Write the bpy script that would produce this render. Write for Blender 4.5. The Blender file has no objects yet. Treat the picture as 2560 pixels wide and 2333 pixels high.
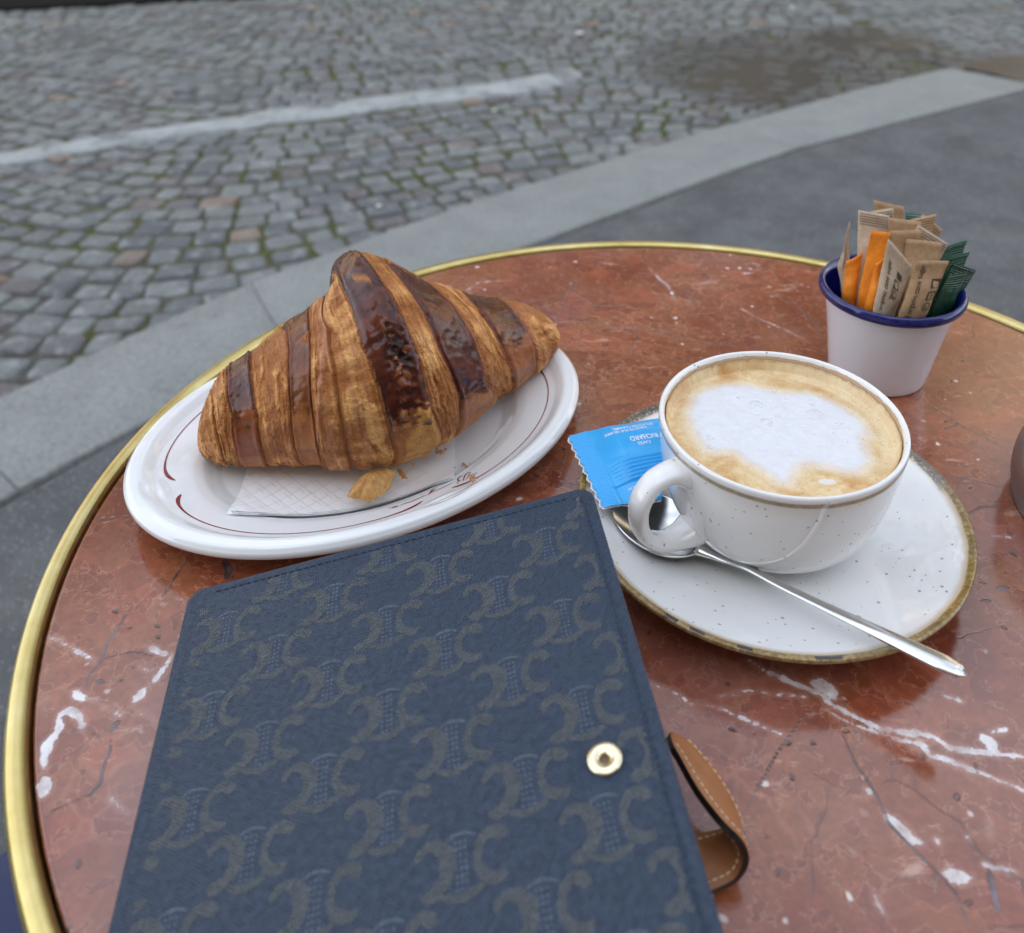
import bpy, bmesh, math, random
import numpy as np
from mathutils import Vector, Matrix, noise as mnoise
random.seed(7); RNG = np.random.default_rng(11)
R = math.radians
TZ = 0.73                       # height of the table top above the pavement
scene = bpy.context.scene
col = scene.collection

# ------------------------------------------------------------------ camera
cam_d = bpy.data.cameras.new('camera'); cam = bpy.data.objects.new('camera', cam_d); col.objects.link(cam)
scene.camera = cam
pitch, roll = 0.470069, -0.012055
fw = Vector((0, math.cos(pitch), -math.sin(pitch))); rt = Vector((1, 0, 0)); up = rt.cross(fw)
c_, s_ = math.cos(roll), math.sin(roll)
rt2, up2 = rt * c_ + up * s_, up * c_ - rt * s_
cam.matrix_world = Matrix(((rt2.x, up2.x, -fw.x, 0), (rt2.y, up2.y, -fw.y, 0), (rt2.z, up2.z, -fw.z, 1.054974), (0, 0, 0, 1)))
cam_d.sensor_width = 36; cam_d.sensor_fit = 'HORIZONTAL'; cam_d.lens = 36 * 2401.88 / 2560
cam_d.shift_y = -540.0 / 2560
cam_d.clip_start = 0.01; cam_d.clip_end = 500
cam_d.dof.use_dof = True; cam_d.dof.focus_distance = 0.44; cam_d.dof.aperture_fstop = 10.0

# ------------------------------------------------------------------ world and sun
SUN_EL, SUN_AZ = R(38), R(205)      # azimuth measured clockwise from +Y: the sun stands behind the cafe
world = bpy.data.worlds.new('World'); scene.world = world; world.use_nodes = True
wn = world.node_tree; wn.nodes.clear()
sky = wn.nodes.new('ShaderNodeTexSky'); sky.sky_type = 'NISHITA'; sky.sun_disc = False
sky.sun_elevation = SUN_EL; sky.sun_rotation = SUN_AZ; sky.dust_density = 2.0; sky.air_density = 1.0
hsv = wn.nodes.new('ShaderNodeHueSaturation'); hsv.inputs['Saturation'].default_value = 0.58
tcw = wn.nodes.new('ShaderNodeTexCoord'); cl = wn.nodes.new('ShaderNodeTexNoise')
cl.inputs['Scale'].default_value = 2.4; cl.inputs['Detail'].default_value = 7; cl.inputs['Roughness'].default_value = 0.6
crm = wn.nodes.new('ShaderNodeValToRGB'); crm.color_ramp.elements[0].position = 0.42; crm.color_ramp.elements[1].position = 0.66
mixw = wn.nodes.new('ShaderNodeMix'); mixw.data_type = 'RGBA'
mixw.inputs['B'].default_value = (7.6, 7.9, 8.3, 1)
wm = wn.nodes.new('ShaderNodeMath'); wm.operation = 'MULTIPLY'; wm.inputs[1].default_value = 0.55
bg = wn.nodes.new('ShaderNodeBackground'); bg.inputs['Strength'].default_value = 0.14
wo = wn.nodes.new('ShaderNodeOutputWorld')
wn.links.new(sky.outputs[0], hsv.inputs['Color']); wn.links.new(tcw.outputs['Generated'], cl.inputs['Vector'])
wn.links.new(cl.outputs['Fac'], crm.inputs[0]); wn.links.new(crm.outputs[0], wm.inputs[0])
wn.links.new(wm.outputs[0], mixw.inputs['Factor'])
wn.links.new(hsv.outputs[0], mixw.inputs['A']); wn.links.new(mixw.outputs['Result'], bg.inputs['Color'])
wn.links.new(bg.outputs[0], wo.inputs['Surface'])
sun_d = bpy.data.lights.new('sun', 'SUN'); sun = bpy.data.objects.new('sun', sun_d); col.objects.link(sun)
sun_d.energy = 3.2; sun_d.angle = R(0.53); sun_d.color = (1, .90, .74)
sd = Vector((math.sin(SUN_AZ) * math.cos(SUN_EL), math.cos(SUN_AZ) * math.cos(SUN_EL), math.sin(SUN_EL)))
sun.rotation_euler = sd.to_track_quat('Z', 'Y').to_euler(); sun.location = (0, -20, 30)
scene.view_settings.view_transform = 'Standard'; scene.view_settings.look = 'None'
scene.view_settings.gamma = 1; scene.view_settings.use_curve_mapping = False
scene.view_settings.exposure = 1.70
scene.render.engine = 'CYCLES'
scene.cycles.max_bounces = 8; scene.cycles.transparent_max_bounces = 12
scene.cycles.caustics_reflective = False; scene.cycles.caustics_refractive = False

# ------------------------------------------------------------------ helpers
def tag(o, label=None, cat=None, group=None, kind=None):
    if label: o['label'] = label
    if cat: o['category'] = cat
    if group: o['group'] = group
    if kind: o['kind'] = kind
    return o
def link(o, parent=None):
    col.objects.link(o)
    if parent is not None: o.parent = parent
    return o
def thing(name, loc, label, cat, group=None, rz=0):
    o = bpy.data.objects.new(name, None); o.location = loc; o.rotation_euler = (0, 0, rz); o.empty_display_size = .02
    link(o); return tag(o, label, cat, group)
def mesh(name, V, F, mat, parent=None, smooth=True, attrs=None, sharp=None):
    """V world-space (or parent-space) vertices; parent is an Empty: vertices are taken as WORLD and moved into its frame"""
    me = bpy.data.meshes.new(name)
    V = np.asarray(V, dtype=np.float64)
    F = F if isinstance(F, list) else F.tolist()
    me.from_pydata(V.tolist(), [], F)
    if attrs:
        for k, a in attrs.items():
            a = np.asarray(a, dtype=np.float32)
            if a.ndim == 1:
                at = me.attributes.new(k, 'FLOAT', 'POINT'); at.data.foreach_set('value', a)
            else:
                at = me.attributes.new(k, 'FLOAT_COLOR', 'POINT')
                at.data.foreach_set('color', np.c_[a, np.ones(len(a), np.float32)].ravel())
    if mat is not None: me.materials.append(mat)
    if smooth: me.polygons.foreach_set('use_smooth', [True] * len(me.polygons))
    me.update()
    if sharp is not None: me.set_sharp_from_angle(angle=R(sharp))
    o = bpy.data.objects.new(name, me); link(o)
    if parent is not None: adopt(o, parent)
    return o
def world_of(p):
    m = Matrix.LocRotScale(p.location, p.rotation_euler, p.scale)
    if p.parent: m = world_of(p.parent) @ p.matrix_parent_inverse @ m
    return m
def adopt(o, parent):
    o.parent = parent; o.matrix_parent_inverse = world_of(parent).inverted()
def grid_faces(nu, nv, closed_v=False, closed_u=False, flip=False):
    i = np.arange(nu if closed_u else nu - 1)[:, None]; j = np.arange(nv if closed_v else nv - 1)[None, :]
    i2 = (i + 1) % nu; j2 = (j + 1) % nv
    f = np.stack([(i * nv + j), (i * nv + j2), (i2 * nv + j2), (i2 * nv + j)], -1).reshape(-1, 4)
    return f[:, ::-1] if flip else f
def lathe(prof, seg=96, c=(0, 0, 0)):
    """prof: list of (r, z); ends on r=0 are closed with a fan"""
    V, F = [], []
    th = np.linspace(0, 2 * np.pi, seg, endpoint=False)
    idx = []
    for r, z in prof:
        if r < 1e-9: idx.append([len(V)]); V.append((c[0], c[1], c[2] + z))
        else:
            b = len(V); V += [(c[0] + r * math.cos(t), c[1] + r * math.sin(t), c[2] + z) for t in th]; idx.append(list(range(b, b + seg)))
    for a, b in zip(idx[:-1], idx[1:]):
        if len(a) == 1 and len(b) == 1: continue
        for k in range(seg):
            k2 = (k + 1) % seg
            if len(a) == 1: F.append([a[0], b[k], b[k2]])
            elif len(b) == 1: F.append([a[k], b[0], a[k2]])
            else: F.append([a[k], b[k], b[k2], a[k2]])
    return V, F
def smooth_prof(pts, n=6):
    """Catmull-Rom through (r, z) points"""
    p = np.array(pts, float); t = np.arange(len(p)); x = np.linspace(0, len(p) - 1, (len(p) - 1) * n + 1)
    q = cspl(t.astype(float), p, x); q[:, 0] = np.maximum(q[:, 0], 0)
    return [tuple(a) for a in q]
def cspl(t, y, x):
    m = np.gradient(y, t, axis=0); i = np.clip(np.searchsorted(t, x) - 1, 0, len(t) - 2)
    h = (t[i + 1] - t[i])[:, None]; a = ((x - t[i])[:, None]) / h
    return y[i] * (2 * a**3 - 3 * a**2 + 1) + m[i] * h * (a**3 - 2 * a**2 + a) + y[i + 1] * (-2 * a**3 + 3 * a**2) + m[i + 1] * h * (a**3 - a**2)
def spline(pts, n):
    p = np.array(pts, float); t = np.r_[0, np.cumsum(np.linalg.norm(np.diff(p, axis=0), axis=1))]; t /= t[-1]
    return cspl(t, p, np.linspace(0, 1, n))
def tube(path, rad, seg=10, flat=1.0, updir=None, caps=True):
    """swept elliptic tube; rad number or list; flat = height/width"""
    P = np.array(path, float); n = len(P); rad = np.broadcast_to(np.array(rad, float), (n,)) if np.ndim(rad) < 2 else rad
    T = np.gradient(P, axis=0); T /= np.linalg.norm(T, axis=1)[:, None] + 1e-12
    U = np.array(updir if updir is not None else (0, 0, 1.0)); V = []
    th = np.linspace(0, 2 * np.pi, seg, endpoint=False)
    for k in range(n):
        s = np.cross(T[k], U); ls = np.linalg.norm(s); s = s / ls if ls > 1e-6 else np.array([1., 0, 0]); u = np.cross(s, T[k])
        for t in th: V.append(P[k] + rad[k] * (math.cos(t) * s + flat * math.sin(t) * u))
    F = grid_faces(n, seg, closed_v=True).tolist()
    if caps: F += [list(range(seg)), [(n - 1) * seg + k for k in range(seg)][::-1]]
    return np.array(V), F
def join(parts):
    V, F, b = [], [], 0
    for v, f in parts:
        v = np.asarray(v); V.append(v); F += [[i + b for i in q] for q in (f.tolist() if hasattr(f, 'tolist') else f)]; b += len(v)
    return np.concatenate(V), F
def box(x0, x1, y0, y1, z0, z1):
    V = [(x, y, z) for z in (z0, z1) for y in (y0, y1) for x in (x0, x1)]
    return np.array(V, float), [[0, 2, 3, 1], [4, 5, 7, 6], [0, 1, 5, 4], [2, 6, 7, 3], [0, 4, 6, 2], [1, 3, 7, 5]]
def prism(poly, z0, z1, bevel=0.0):
    """extruded polygon (counter-clockwise list of xy) with an optional small top bevel"""
    p = np.array(poly, float); n = len(p); rings = [(p, z0)]
    if bevel > 0:
        e = np.roll(p, -1, 0) - p; nrm = np.c_[e[:, 1], -e[:, 0]]; nrm /= np.linalg.norm(nrm, axis=1)[:, None]
        m = nrm + np.roll(nrm, 1, 0); m /= np.linalg.norm(m, axis=1)[:, None]
        rings += [(p, z1 - bevel), (p - m * bevel * .35, z1 - bevel * .3), (p - m * bevel * 1.1, z1)]
    else: rings += [(p, z1)]
    V = np.concatenate([np.c_[q, np.full(n, z)] for q, z in rings]); F = grid_faces(len(rings), n, closed_v=True).tolist()
    F += [list(range(n))[::-1], [(len(rings) - 1) * n + k for k in range(n)]]
    return V, F
def hashn(ix, iy, iz, seed=0):
    with np.errstate(over='ignore'):
        h = (ix.astype(np.int64) * 374761393 + iy.astype(np.int64) * 668265263 + iz.astype(np.int64) * 2147483647 + seed * 974634777) & 0xffffffff
        h = ((h ^ (h >> 13)) * 1274126177) & 0xffffffff; h = ((h ^ (h >> 16)) * 2246822519) & 0xffffffff
    return (h & 0xffffff) / 0xffffff
def vnoise(P, seed=0):
    P = np.asarray(P, float); i = np.floor(P); f = P - i; f = f * f * (3 - 2 * f); i = i.astype(np.int64)
    r = 0
    for dx in (0, 1):
        for dy in (0, 1):
            for dz in (0, 1):
                w = (f[..., 0] if dx else 1 - f[..., 0]) * (f[..., 1] if dy else 1 - f[..., 1]) * (f[..., 2] if dz else 1 - f[..., 2])
                r = r + w * hashn(i[..., 0] + dx, i[..., 1] + dy, i[..., 2] + dz, seed)
    return r * 2 - 1
def fbm(P, octv=4, seed=0, gain=.5):
    r, a, s = 0, 1.0, 0
    for o in range(octv):
        r = r + a * vnoise(np.asarray(P) * (2.03 ** o), seed + o); s += a; a *= gain
    return r / s
def sstep(a, b, x):
    t = np.clip((x - a) / (b - a), 0, 1); return t * t * (3 - 2 * t)

# ------------------------------------------------------------------ material DSL
class Mat:
    def __init__(s, name, **kw):
        s.m = bpy.data.materials.new(name); s.m.use_nodes = True; s.t = s.m.node_tree; s.t.nodes.clear()
        s.out = s.t.nodes.new('ShaderNodeOutputMaterial'); s.b = s.t.nodes.new('ShaderNodeBsdfPrincipled')
        s.t.links.new(s.b.outputs[0], s.out.inputs[0]); s.set(**kw)
    def _in(s, sock, v):
        if v is None: return
        if isinstance(v, bpy.types.NodeSocket): s.t.links.new(v, sock)
        else:
            if isinstance(v, (tuple, list)) and len(v) == 3 and len(sock.default_value if hasattr(sock.default_value, '__len__') else [0]) == 4: v = (*v, 1)
            sock.default_value = v
    def set(s, **kw):
        names = dict(color='Base Color', rough='Roughness', metal='Metallic', spec='Specular IOR Level', coat='Coat Weight', coatr='Coat Roughness', sss='Subsurface Weight',
                     trans='Transmission Weight', ior='IOR', alpha='Alpha', normal='Normal', sheen='Sheen Weight', ssr='Subsurface Radius', sscale='Subsurface Scale', coatn='Coat Normal', sheenr='Sheen Roughness', aniso='Anisotropic')
        for k, v in kw.items(): s._in(s.b.inputs[names[k]], v)
        return s
    def n(s, typ, out=0, props=None, **ins):
        nd = s.t.nodes.new('ShaderNode' + typ)
        for k, v in (props or {}).items(): setattr(nd, k, v)
        for k, v in ins.items():
            k2 = int(k[1:]) if k[0] == 'i' and k[1:].isdigit() else k.replace('_', ' ')
            s._in(nd.inputs[k2], v)
        return nd.outputs[out]
    def obj(s): return s.n('TexCoord', 'Object')
    def geo(s): return s.n('NewGeometry', 'Position')
    def noise(s, scale, detail=3, rough=.5, vec=None, out='Fac', dist=0): return s.n('TexNoise', out, Scale=scale, Detail=detail, Roughness=rough, Vector=vec, Distortion=dist)
    def voro(s, scale, vec=None, feature='F1', out='Distance', rand=1.0): return s.n('TexVoronoi', out, {'feature': feature}, Scale=scale, Vector=vec, Randomness=rand)
    def math(s, op, a, b=None, c=None, clamp=False):
        nd = s.t.nodes.new('ShaderNodeMath'); nd.operation = op; nd.use_clamp = clamp; s._in(nd.inputs[0], a); s._in(nd.inputs[1], b)
        if c is not None: s._in(nd.inputs[2], c)
        return nd.outputs[0]
    def ramp(s, fac, *stops, interp='LINEAR'):
        nd = s.t.nodes.new('ShaderNodeValToRGB'); r = nd.color_ramp; r.interpolation = interp
        while len(r.elements) < len(stops): r.elements.new(0.5)
        for e, (p, c) in zip(r.elements, stops): e.position = p; e.color = (*c, 1) if isinstance(c, (tuple, list)) else (c, c, c, 1)
        s._in(nd.inputs[0], fac); return nd.outputs[0]
    def mix(s, f, a, b, mode='MIX'):
        nd = s.t.nodes.new('ShaderNodeMix'); nd.data_type = 'RGBA'; nd.blend_type = mode; nd.clamp_factor = True
        s._in(nd.inputs['Factor'], f); s._in(nd.inputs['A'], a); s._in(nd.inputs['B'], b); return nd.outputs['Result']
    def step(s, x, a, b): return s.n('MapRange', 0, {'interpolation_type': 'SMOOTHSTEP'}, Value=x, From_Min=a, From_Max=b, To_Min=0.0, To_Max=1.0)
    def attr(s, name, out='Fac', typ='GEOMETRY'): return s.n('Attribute', out, {'attribute_name': name, 'attribute_type': typ})
    def bump(s, h, strength=.5, dist=.001, normal=None): return s.n('Bump', 0, Height=h, Strength=strength, Distance=dist, Normal=normal)
    def vmap(s, vec, scale=(1, 1, 1), rot=(0, 0, 0), loc=(0, 0, 0)): return s.n('Mapping', 0, Vector=vec, Scale=scale, Rotation=rot, Location=loc)
    def warp(s, vec, scale, amount, detail=2):
        c = s.noise(scale, detail, vec=vec, out='Color'); v = s.n('VectorMath', 0, {'operation': 'SUBTRACT'}, i0=c, i1=(.5, .5, .5))
        v = s.n('VectorMath', 0, {'operation': 'SCALE'}, i0=v, Scale=amount); return s.n('VectorMath', 0, {'operation': 'ADD'}, i0=vec, i1=v)
    def sep(s, vec, i): return s.n('SeparateXYZ', i, Vector=vec)
# ================================================================== SETTING: street
def m_sett(name, tint):
    m = Mat(name, spec=.35); v = m.geo()
    base = m.ramp(tint, (0, (.15, .163, .172)), (.25, (.20, .217, .222)), (.5, (.262, .280, .278)), (.84, (.215, .232, .232)), (.92, (.185, .172, .182)), (.965, (.20, .178, .176)), (.985, (.32, .27, .215)), (1, (.27, .19, .155)), interp='LINEAR')
    sp = m.noise(160, 3, .7, v); base = m.mix(.75, base, m.ramp(sp, (.3, .35), (.7, 1.15)), 'MULTIPLY')
    bl = m.noise(22, 3, .6, v); base = m.mix(m.step(bl, .5, .7), base, m.mix(.5, base, (.40, .42, .42)))
    # damp, dirty patch on the street (a stain with a shape of its own)
    wx = m.math('MULTIPLY', m.math('SUBTRACT', m.sep(v, 0), 1.30), .85); wy = m.math('SUBTRACT', m.sep(v, 1), 3.95)
    wd = m.math('SQRT', m.math('ADD', m.math('MULTIPLY', wx, wx), m.math('MULTIPLY', wy, wy)))
    wet = m.math('SUBTRACT', 1.0, m.step(m.math('ADD', wd, m.math('MULTIPLY', m.noise(2.5, 4, .6, v), .6)), .78, 1.12))
    base = m.mix(wet, base, m.mix(.62, base, (.035, .033, .030)))
    m.set(color=base, rough=m.math('SUBTRACT', .78, m.math('MULTIPLY', wet, .42)), normal=m.bump(m.math('ADD', m.noise(220, 4, .65, v), m.math('MULTIPLY', m.noise(55, 3, .6, v), 1.4)), .7, .006))
    return m.m
def m_sett2(name, objrand):
    # the tint socket has to live in the same tree, so it is wired after creation
    m = m_sett(name, 0.5); mat = m; t = mat.node_tree
    rampn = [n for n in t.nodes if n.type == 'VALTORGB' and len(n.color_ramp.elements) == 8][0]
    if objrand:
        n = t.nodes.new('ShaderNodeObjectInfo'); t.links.new(n.outputs['Random'], rampn.inputs[0])
    else:
        n = t.nodes.new('ShaderNodeAttribute'); n.attribute_name = 'tint'; t.links.new(n.outputs['Fac'], rampn.inputs[0])
    return mat
M_sett_o, M_sett_a = m_sett2('granite_sett', True), m_sett2('granite_sett_far', False)

def m_bed():
    m = Mat('joint_sand_and_moss', rough=.95, spec=.1); v = m.geo()
    c = m.ramp(m.noise(45, 4, .6, v), (.3, (.085, .084, .072)), (.7, (.155, .153, .135)))
    moss = m.step(m.noise(4.5, 5, .66, v), .46, .58)
    green = m.ramp(m.noise(60, 3, .6, v), (.3, (.055, .062, .024)), (.7, (.125, .135, .050)))
    m.set(color=m.mix(moss, c, green), normal=m.bump(m.noise(150, 4, .7, v), .9, .006)); return m.m
STREET_Z = -0.10
V, F = [], []
nx, ny = 121, 81
xs = np.linspace(-6, 6, nx); ys = np.linspace(.2, 8, ny); X, Y = np.meshgrid(xs, ys, indexing='ij')
Pn = np.stack([X * 6, Y * 6, 0 * X], -1)
Z = STREET_Z - .0062 + .0036 * fbm(Pn, 3, 5)
Vb = np.stack([X, Y, Z], -1).reshape(-1, 3)
Fb = grid_faces(nx, ny, flip=True)
# one big ground sheet below reaches the horizon; the sandy bed sits on it
m = Mat('far_ground', rough=.9); m.set(color=m.ramp(m.noise(.8, 5, .6, m.geo()), (.3, (.13, .135, .14)), (.7, (.19, .195, .2))))
g = mesh('ground', [(-220, -220, -.16), (220, -220, -.16), (220, 220, -.16), (-220, 220, -.16)], [[0, 1, 2, 3]], m.m, smooth=False); tag(g, kind='structure')
street = mesh('street', Vb, Fb, m_bed()); tag(street, kind='structure')

# kerb lines measured on the pavement plane
NEAR = np.array([(-2.9, -1.0), (-1.9, .05), (-1.30, .695), (-.835, 1.2115), (-.7614, 1.3085), (-.6553, 1.4316), (-.30, 1.785), (0, 2.0797), (.2672, 2.2856), (.5817, 2.5355), (.8432, 2.7305), (1.3485, 3.0258), (1.829, 3.2992), (1.905, 3.342)])
FAR = np.array([(-3.05, -.72), (-2.1, .30), (-1.47, .955), (-.969, 1.4967), (-.8078, 1.6983), (-.6123, 1.9225), (-.2725, 2.2341), (.0021, 2.4524), (.3893, 2.7417), (.7061, 2.9622), (1.2891, 3.3493), (1.6757, 3.5776)])
def along(L, s):
    t = np.r_[0, np.cumsum(np.linalg.norm(np.diff(L, axis=0), axis=1))]
    return np.c_[np.interp(s, t, L[:, 0]), np.interp(s, t, L[:, 1])]
def arc_s(L, p):
    t = np.r_[0, np.cumsum(np.linalg.norm(np.diff(L, axis=0), axis=1))]; d = np.linalg.norm(L - p, axis=1); return t[d.argmin()]
def far_y(x): return np.interp(x, FAR[:, 0], FAR[:, 1], left=-2, right=9)
def near_y(x): return np.interp(x, NEAR[:, 0], NEAR[:, 1])

m = Mat('kerb_granite', spec=.4); v = m.geo()
c = m.ramp(m.math('ADD', m.math('MULTIPLY', m.noise(420, 2, .8, v), .5), m.math('MULTIPLY', m.noise(110, 3, .8, v), .5)), (.38, (.115, .125, .123)), (.58, (.36, .378, .370)))
c = m.mix(.35, c, m.ramp(m.noise(7, 4, .6, v), (.3, (.15, .162, .160)), (.7, (.30, .316, .308))))
c = m.mix(m.math('MULTIPLY', m.step(m.noise(30, 5, .7, v), .56, .68), .35), c, (.10, .105, .10))
m.set(color=c, rough=.75, normal=m.bump(m.math('ADD', m.noise(300, 3, .7, v), m.math('MULTIPLY', m.noise(40, 4, .6, v), 2.0)), .6, .004)); M_kerb = m.m
kerb = thing('kerb', (0, 2.2, -.05), None, None); tag(kerb, kind='structure')
tN = arc_s(NEAR, NEAR[-1]); tF = arc_s(FAR, FAR[-1])
cuts = [((-2.9, -1.0), (-3.05, -.72)), ((-1.75, .21), (-1.95, .46)), ((-.8195, 1.2365), (-1.03, 1.43)), ((-.4484, 1.64), (-.6012, 1.9336)), ((.8769, 2.7467), (.7061, 2.9622)), ((1.905, 3.342), (1.6757, 3.5776))]
def proj_s(L, p):
    s = np.linspace(0, arc_s(L, L[-1]), 4000); q = along(L, s); return s[np.linalg.norm(q - np.array(p), axis=1).argmin()]
for k in range(len(cuts) - 1):
    a, b = cuts[k], cuts[k + 1]
    s0, s1 = proj_s(NEAR, a[0]) + .0004, proj_s(NEAR, b[0]) - .0004; u0, u1 = proj_s(FAR, a[1]) + .0004, proj_s(FAR, b[1]) - .0004
    n1 = along(NEAR, np.linspace(s0, s1, 9)); f1 = along(FAR, np.linspace(u0, u1, 9))[::-1]
    poly = np.concatenate([n1, f1]); V, F = prism(poly, -.3, -.001 * (k % 3), .004)
    mesh('kerb_stone', V, F, M_kerb, kerb, sharp=50)
# return kerb round the corner
V, F = prism([(1.912, 3.335), (2.75, 2.25), (2.98, 2.43), (2.09, 3.58)], -.3, -.002, .010)
mesh('kerb_stone', V, F, M_kerb, kerb, sharp=50)

# asphalt pavement on the cafe side
m = Mat('pavement_asphalt', spec=.35); v = m.geo()
fl = m.voro(190, v); spk = m.math('SUBTRACT', 1.0, m.step(fl, .18, .34))
rnd = m.n('SeparateColor', 0, Color=m.voro(190, v, out='Color'))
c = m.ramp(m.noise(300, 3, .8, v), (.3, (.072, .076, .080)), (.7, (.165, .170, .178)))
c = m.mix(.6, c, m.ramp(m.noise(6, 5, .65, v), (.3, .42), (.75, 1.35)), 'MULTIPLY')
c = m.mix(m.math('MULTIPLY', spk, m.step(rnd, .60, .8)), c, (.40, .41, .41))
gum = m.voro(5.5, m.warp(v, 8, .06)); gr_ = m.n('SeparateColor', 0, Color=m.voro(5.5, m.warp(v, 8, .06), out='Color')); c = m.mix(m.math('MULTIPLY', m.math('MULTIPLY', m.math('SUBTRACT', 1.0, m.step(gum, .08, .13)), m.step(gr_, .45, .5)), .55), c, (.045, .046, .05))
c = m.mix(m.math('MULTIPLY', m.step(m.noise(2.2, 5, .7, m.vmap(v, loc=(4, 1, 0))), .50, .66), .35), c, (.19, .185, .175))
m.set(color=c, rough=.85, normal=m.bump(m.noise(350, 3, .8, v), .8, .003)); M_asph = m.m
NE = NEAR + np.array([.012, -.012]) * 1.05
edge = [tuple(p) for p in along(NE, np.linspace(0, arc_s(NE, NE[-1]), 60))] 
edge = [(x + .003 * math.sin(17 * x + 3 * y), y - abs(.004 * math.sin(23 * x))) for x, y in edge]
poly = [(-2.9, -7.6), (12, -7.6), (12, .2), (2.9, 2.03), (2.735, 2.25)] + edge[::-1]
V, F = prism(poly, -.2, -.004)
pav = mesh('pavement', V, F, M_asph, smooth=False); tag(pav, kind='structure')

# granite setts laid in gentle arcs
def sett_mesh(k):
    rg = random.Random(100 + k); n = 12; ring = []
    sx, sy = .5, .5
    corner = rg.uniform(.16, .24)
    for cx, cy, a0 in ((1, 1, 0), (-1, 1, 90), (-1, -1, 180), (1, -1, 270)):
        jx, jy = rg.uniform(-.05, .05), rg.uniform(-.05, .05)
        for a in (8, 45, 82):
            t = R(a0 + a); ring.append(((sx - corner) * cx + jx + corner * math.cos(t), (sy - corner) * cy + jy + corner * math.sin(t)))
    ring = np.array(ring); tz = rg.uniform(-.05, .05), rg.uniform(-.05, .05)
    V = []
    for s, z in ((1.0, -.5), (1.0, -.07), (.95, -.015), (.72, .008)):
        for x, y in ring: V.append((x * s, y * s, z + (tz[0] * x + tz[1] * y) + rg.uniform(-.012, .012) * (z > -.3)))
    V.append((0, 0, .018)); F = grid_faces(4, n, closed_v=True).tolist(); F = [f for f in F]
    F += [[3 * n + j, 3 * n + (j + 1) % n, 4 * n] for j in range(n)]
    return np.array(V), F
SM = [sett_mesh(k) for k in range(14)]
setts = []
strip_line = np.array([(-6.2, 1.10), (-4.2, 1.94), (-1.70, 2.995), (-.94, 3.36), (.008, 3.725), (.293, 3.87)])
def strip_y(x): return np.interp(x, strip_line[:, 0], strip_line[:, 1])
pitchy = .088
def arc(x): return -.20 * math.cos(2 * math.pi * (x + 1.0) / 2.6)
rs = random.Random(5)
for row in range(-24, 84):
    x = -6.0 + rs.uniform(0, .08); y0 = row * pitchy
    while x < 6.0:
        L = rs.uniform(.074, .118); sl = .20 * 2 * math.pi / 2.6 * math.sin(2 * math.pi * (x + 1.0) / 2.6); a = math.atan(sl)
        dx = L * math.cos(a); xc = x + dx / 2; yc = y0 + arc(xc) + .01 * math.sin(xc * 3 + row)
        # arcs bunch the rows where they run steep: narrow the sett there
        w = pitchy * math.cos(a)
        x += dx
        if yc < far_y(xc) + .047 and xc < 1.75: continue
        if xc >= 1.75:
            # beyond the corner the street wraps round the return kerb
            if yc < 3.62 - (xc - 2.05) * 1.3 or xc < 1.75: continue
        if yc > 5.6: continue
        if xc < .30 and abs(yc - strip_y(xc)) < np.interp(xc, [-1.7, -.93, 0], [.062, .084, .098]) + .006: continue
        if abs(xc) > 2.2 + yc * .75: continue
        setts.append((xc, yc, a, (L - rs.uniform(.005, .017)), (w - rs.uniform(.004, .017)), rs.randrange(14), rs.random(), rs.uniform(-.0045, .0045)))
# near setts get individual objects; a few specific warm stones where the photo shows them
setts.sort(key=lambda s: math.hypot(s[0] * .9, s[1]))
meshes = []
for k, (v_, f_) in enumerate(SM):
    me = bpy.data.meshes.new('sett'); me.from_pydata(v_.tolist(), [], f_); me.polygons.foreach_set('use_smooth', [True] * len(me.polygons)); me.materials.append(M_sett_o); meshes.append(me)
vis = [s for s in setts if s[1] > far_y(s[0]) - .0 or s[0] > 1.7]
# visible ones first
def in_view(s):
    x, y = s[0], s[1]; d = Vector((x, y, STREET_Z)) - Vector((0, 0, 1.054974)); zf = d.dot(fw)
    px = 1280 + 2401.88 * d.dot(rt2) / zf; py = 626.5 - 2401.88 * d.dot(up2) / zf
    return -60 < px < 2620 and -40 < py < 2340
near = [s for s in setts if in_view(s)][:300]; nearset = set(id(s) for s in near)
for (x, y, a, L, w, k, t, dz) in near:
    o = bpy.data.objects.new('sett', meshes[k]); o.location = (x, y, STREET_Z + dz); o.scale = (L, w, .08); o.rotation_euler = (rs.uniform(-.03, .03), rs.uniform(-.03, .03), a + rs.uniform(-.09, .09))
    link(o, street)
PV, PF, PT, b = [], [], [], 0
for s in setts:
    if id(s) in nearset: continue
    x, y, a, L, w, k, t, dz = s; v_, f_ = SM[k]; ca, sa = math.cos(a), math.sin(a)
    q = v_ * np.array([L, w, .08]); q = np.c_[q[:, 0] * ca - q[:, 1] * sa + x, q[:, 0] * sa + q[:, 1] * ca + y, q[:, 2] + STREET_Z + dz]
    PV.append(q); PF += [[i + b for i in f] for f in f_]; PT.append(np.full(len(q), t)); b += len(q)
far = mesh('sett_paving', np.concatenate(PV), PF, M_sett_a, street, attrs={'tint': np.concatenate(PT)}); tag(far, kind='stuff')

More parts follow.
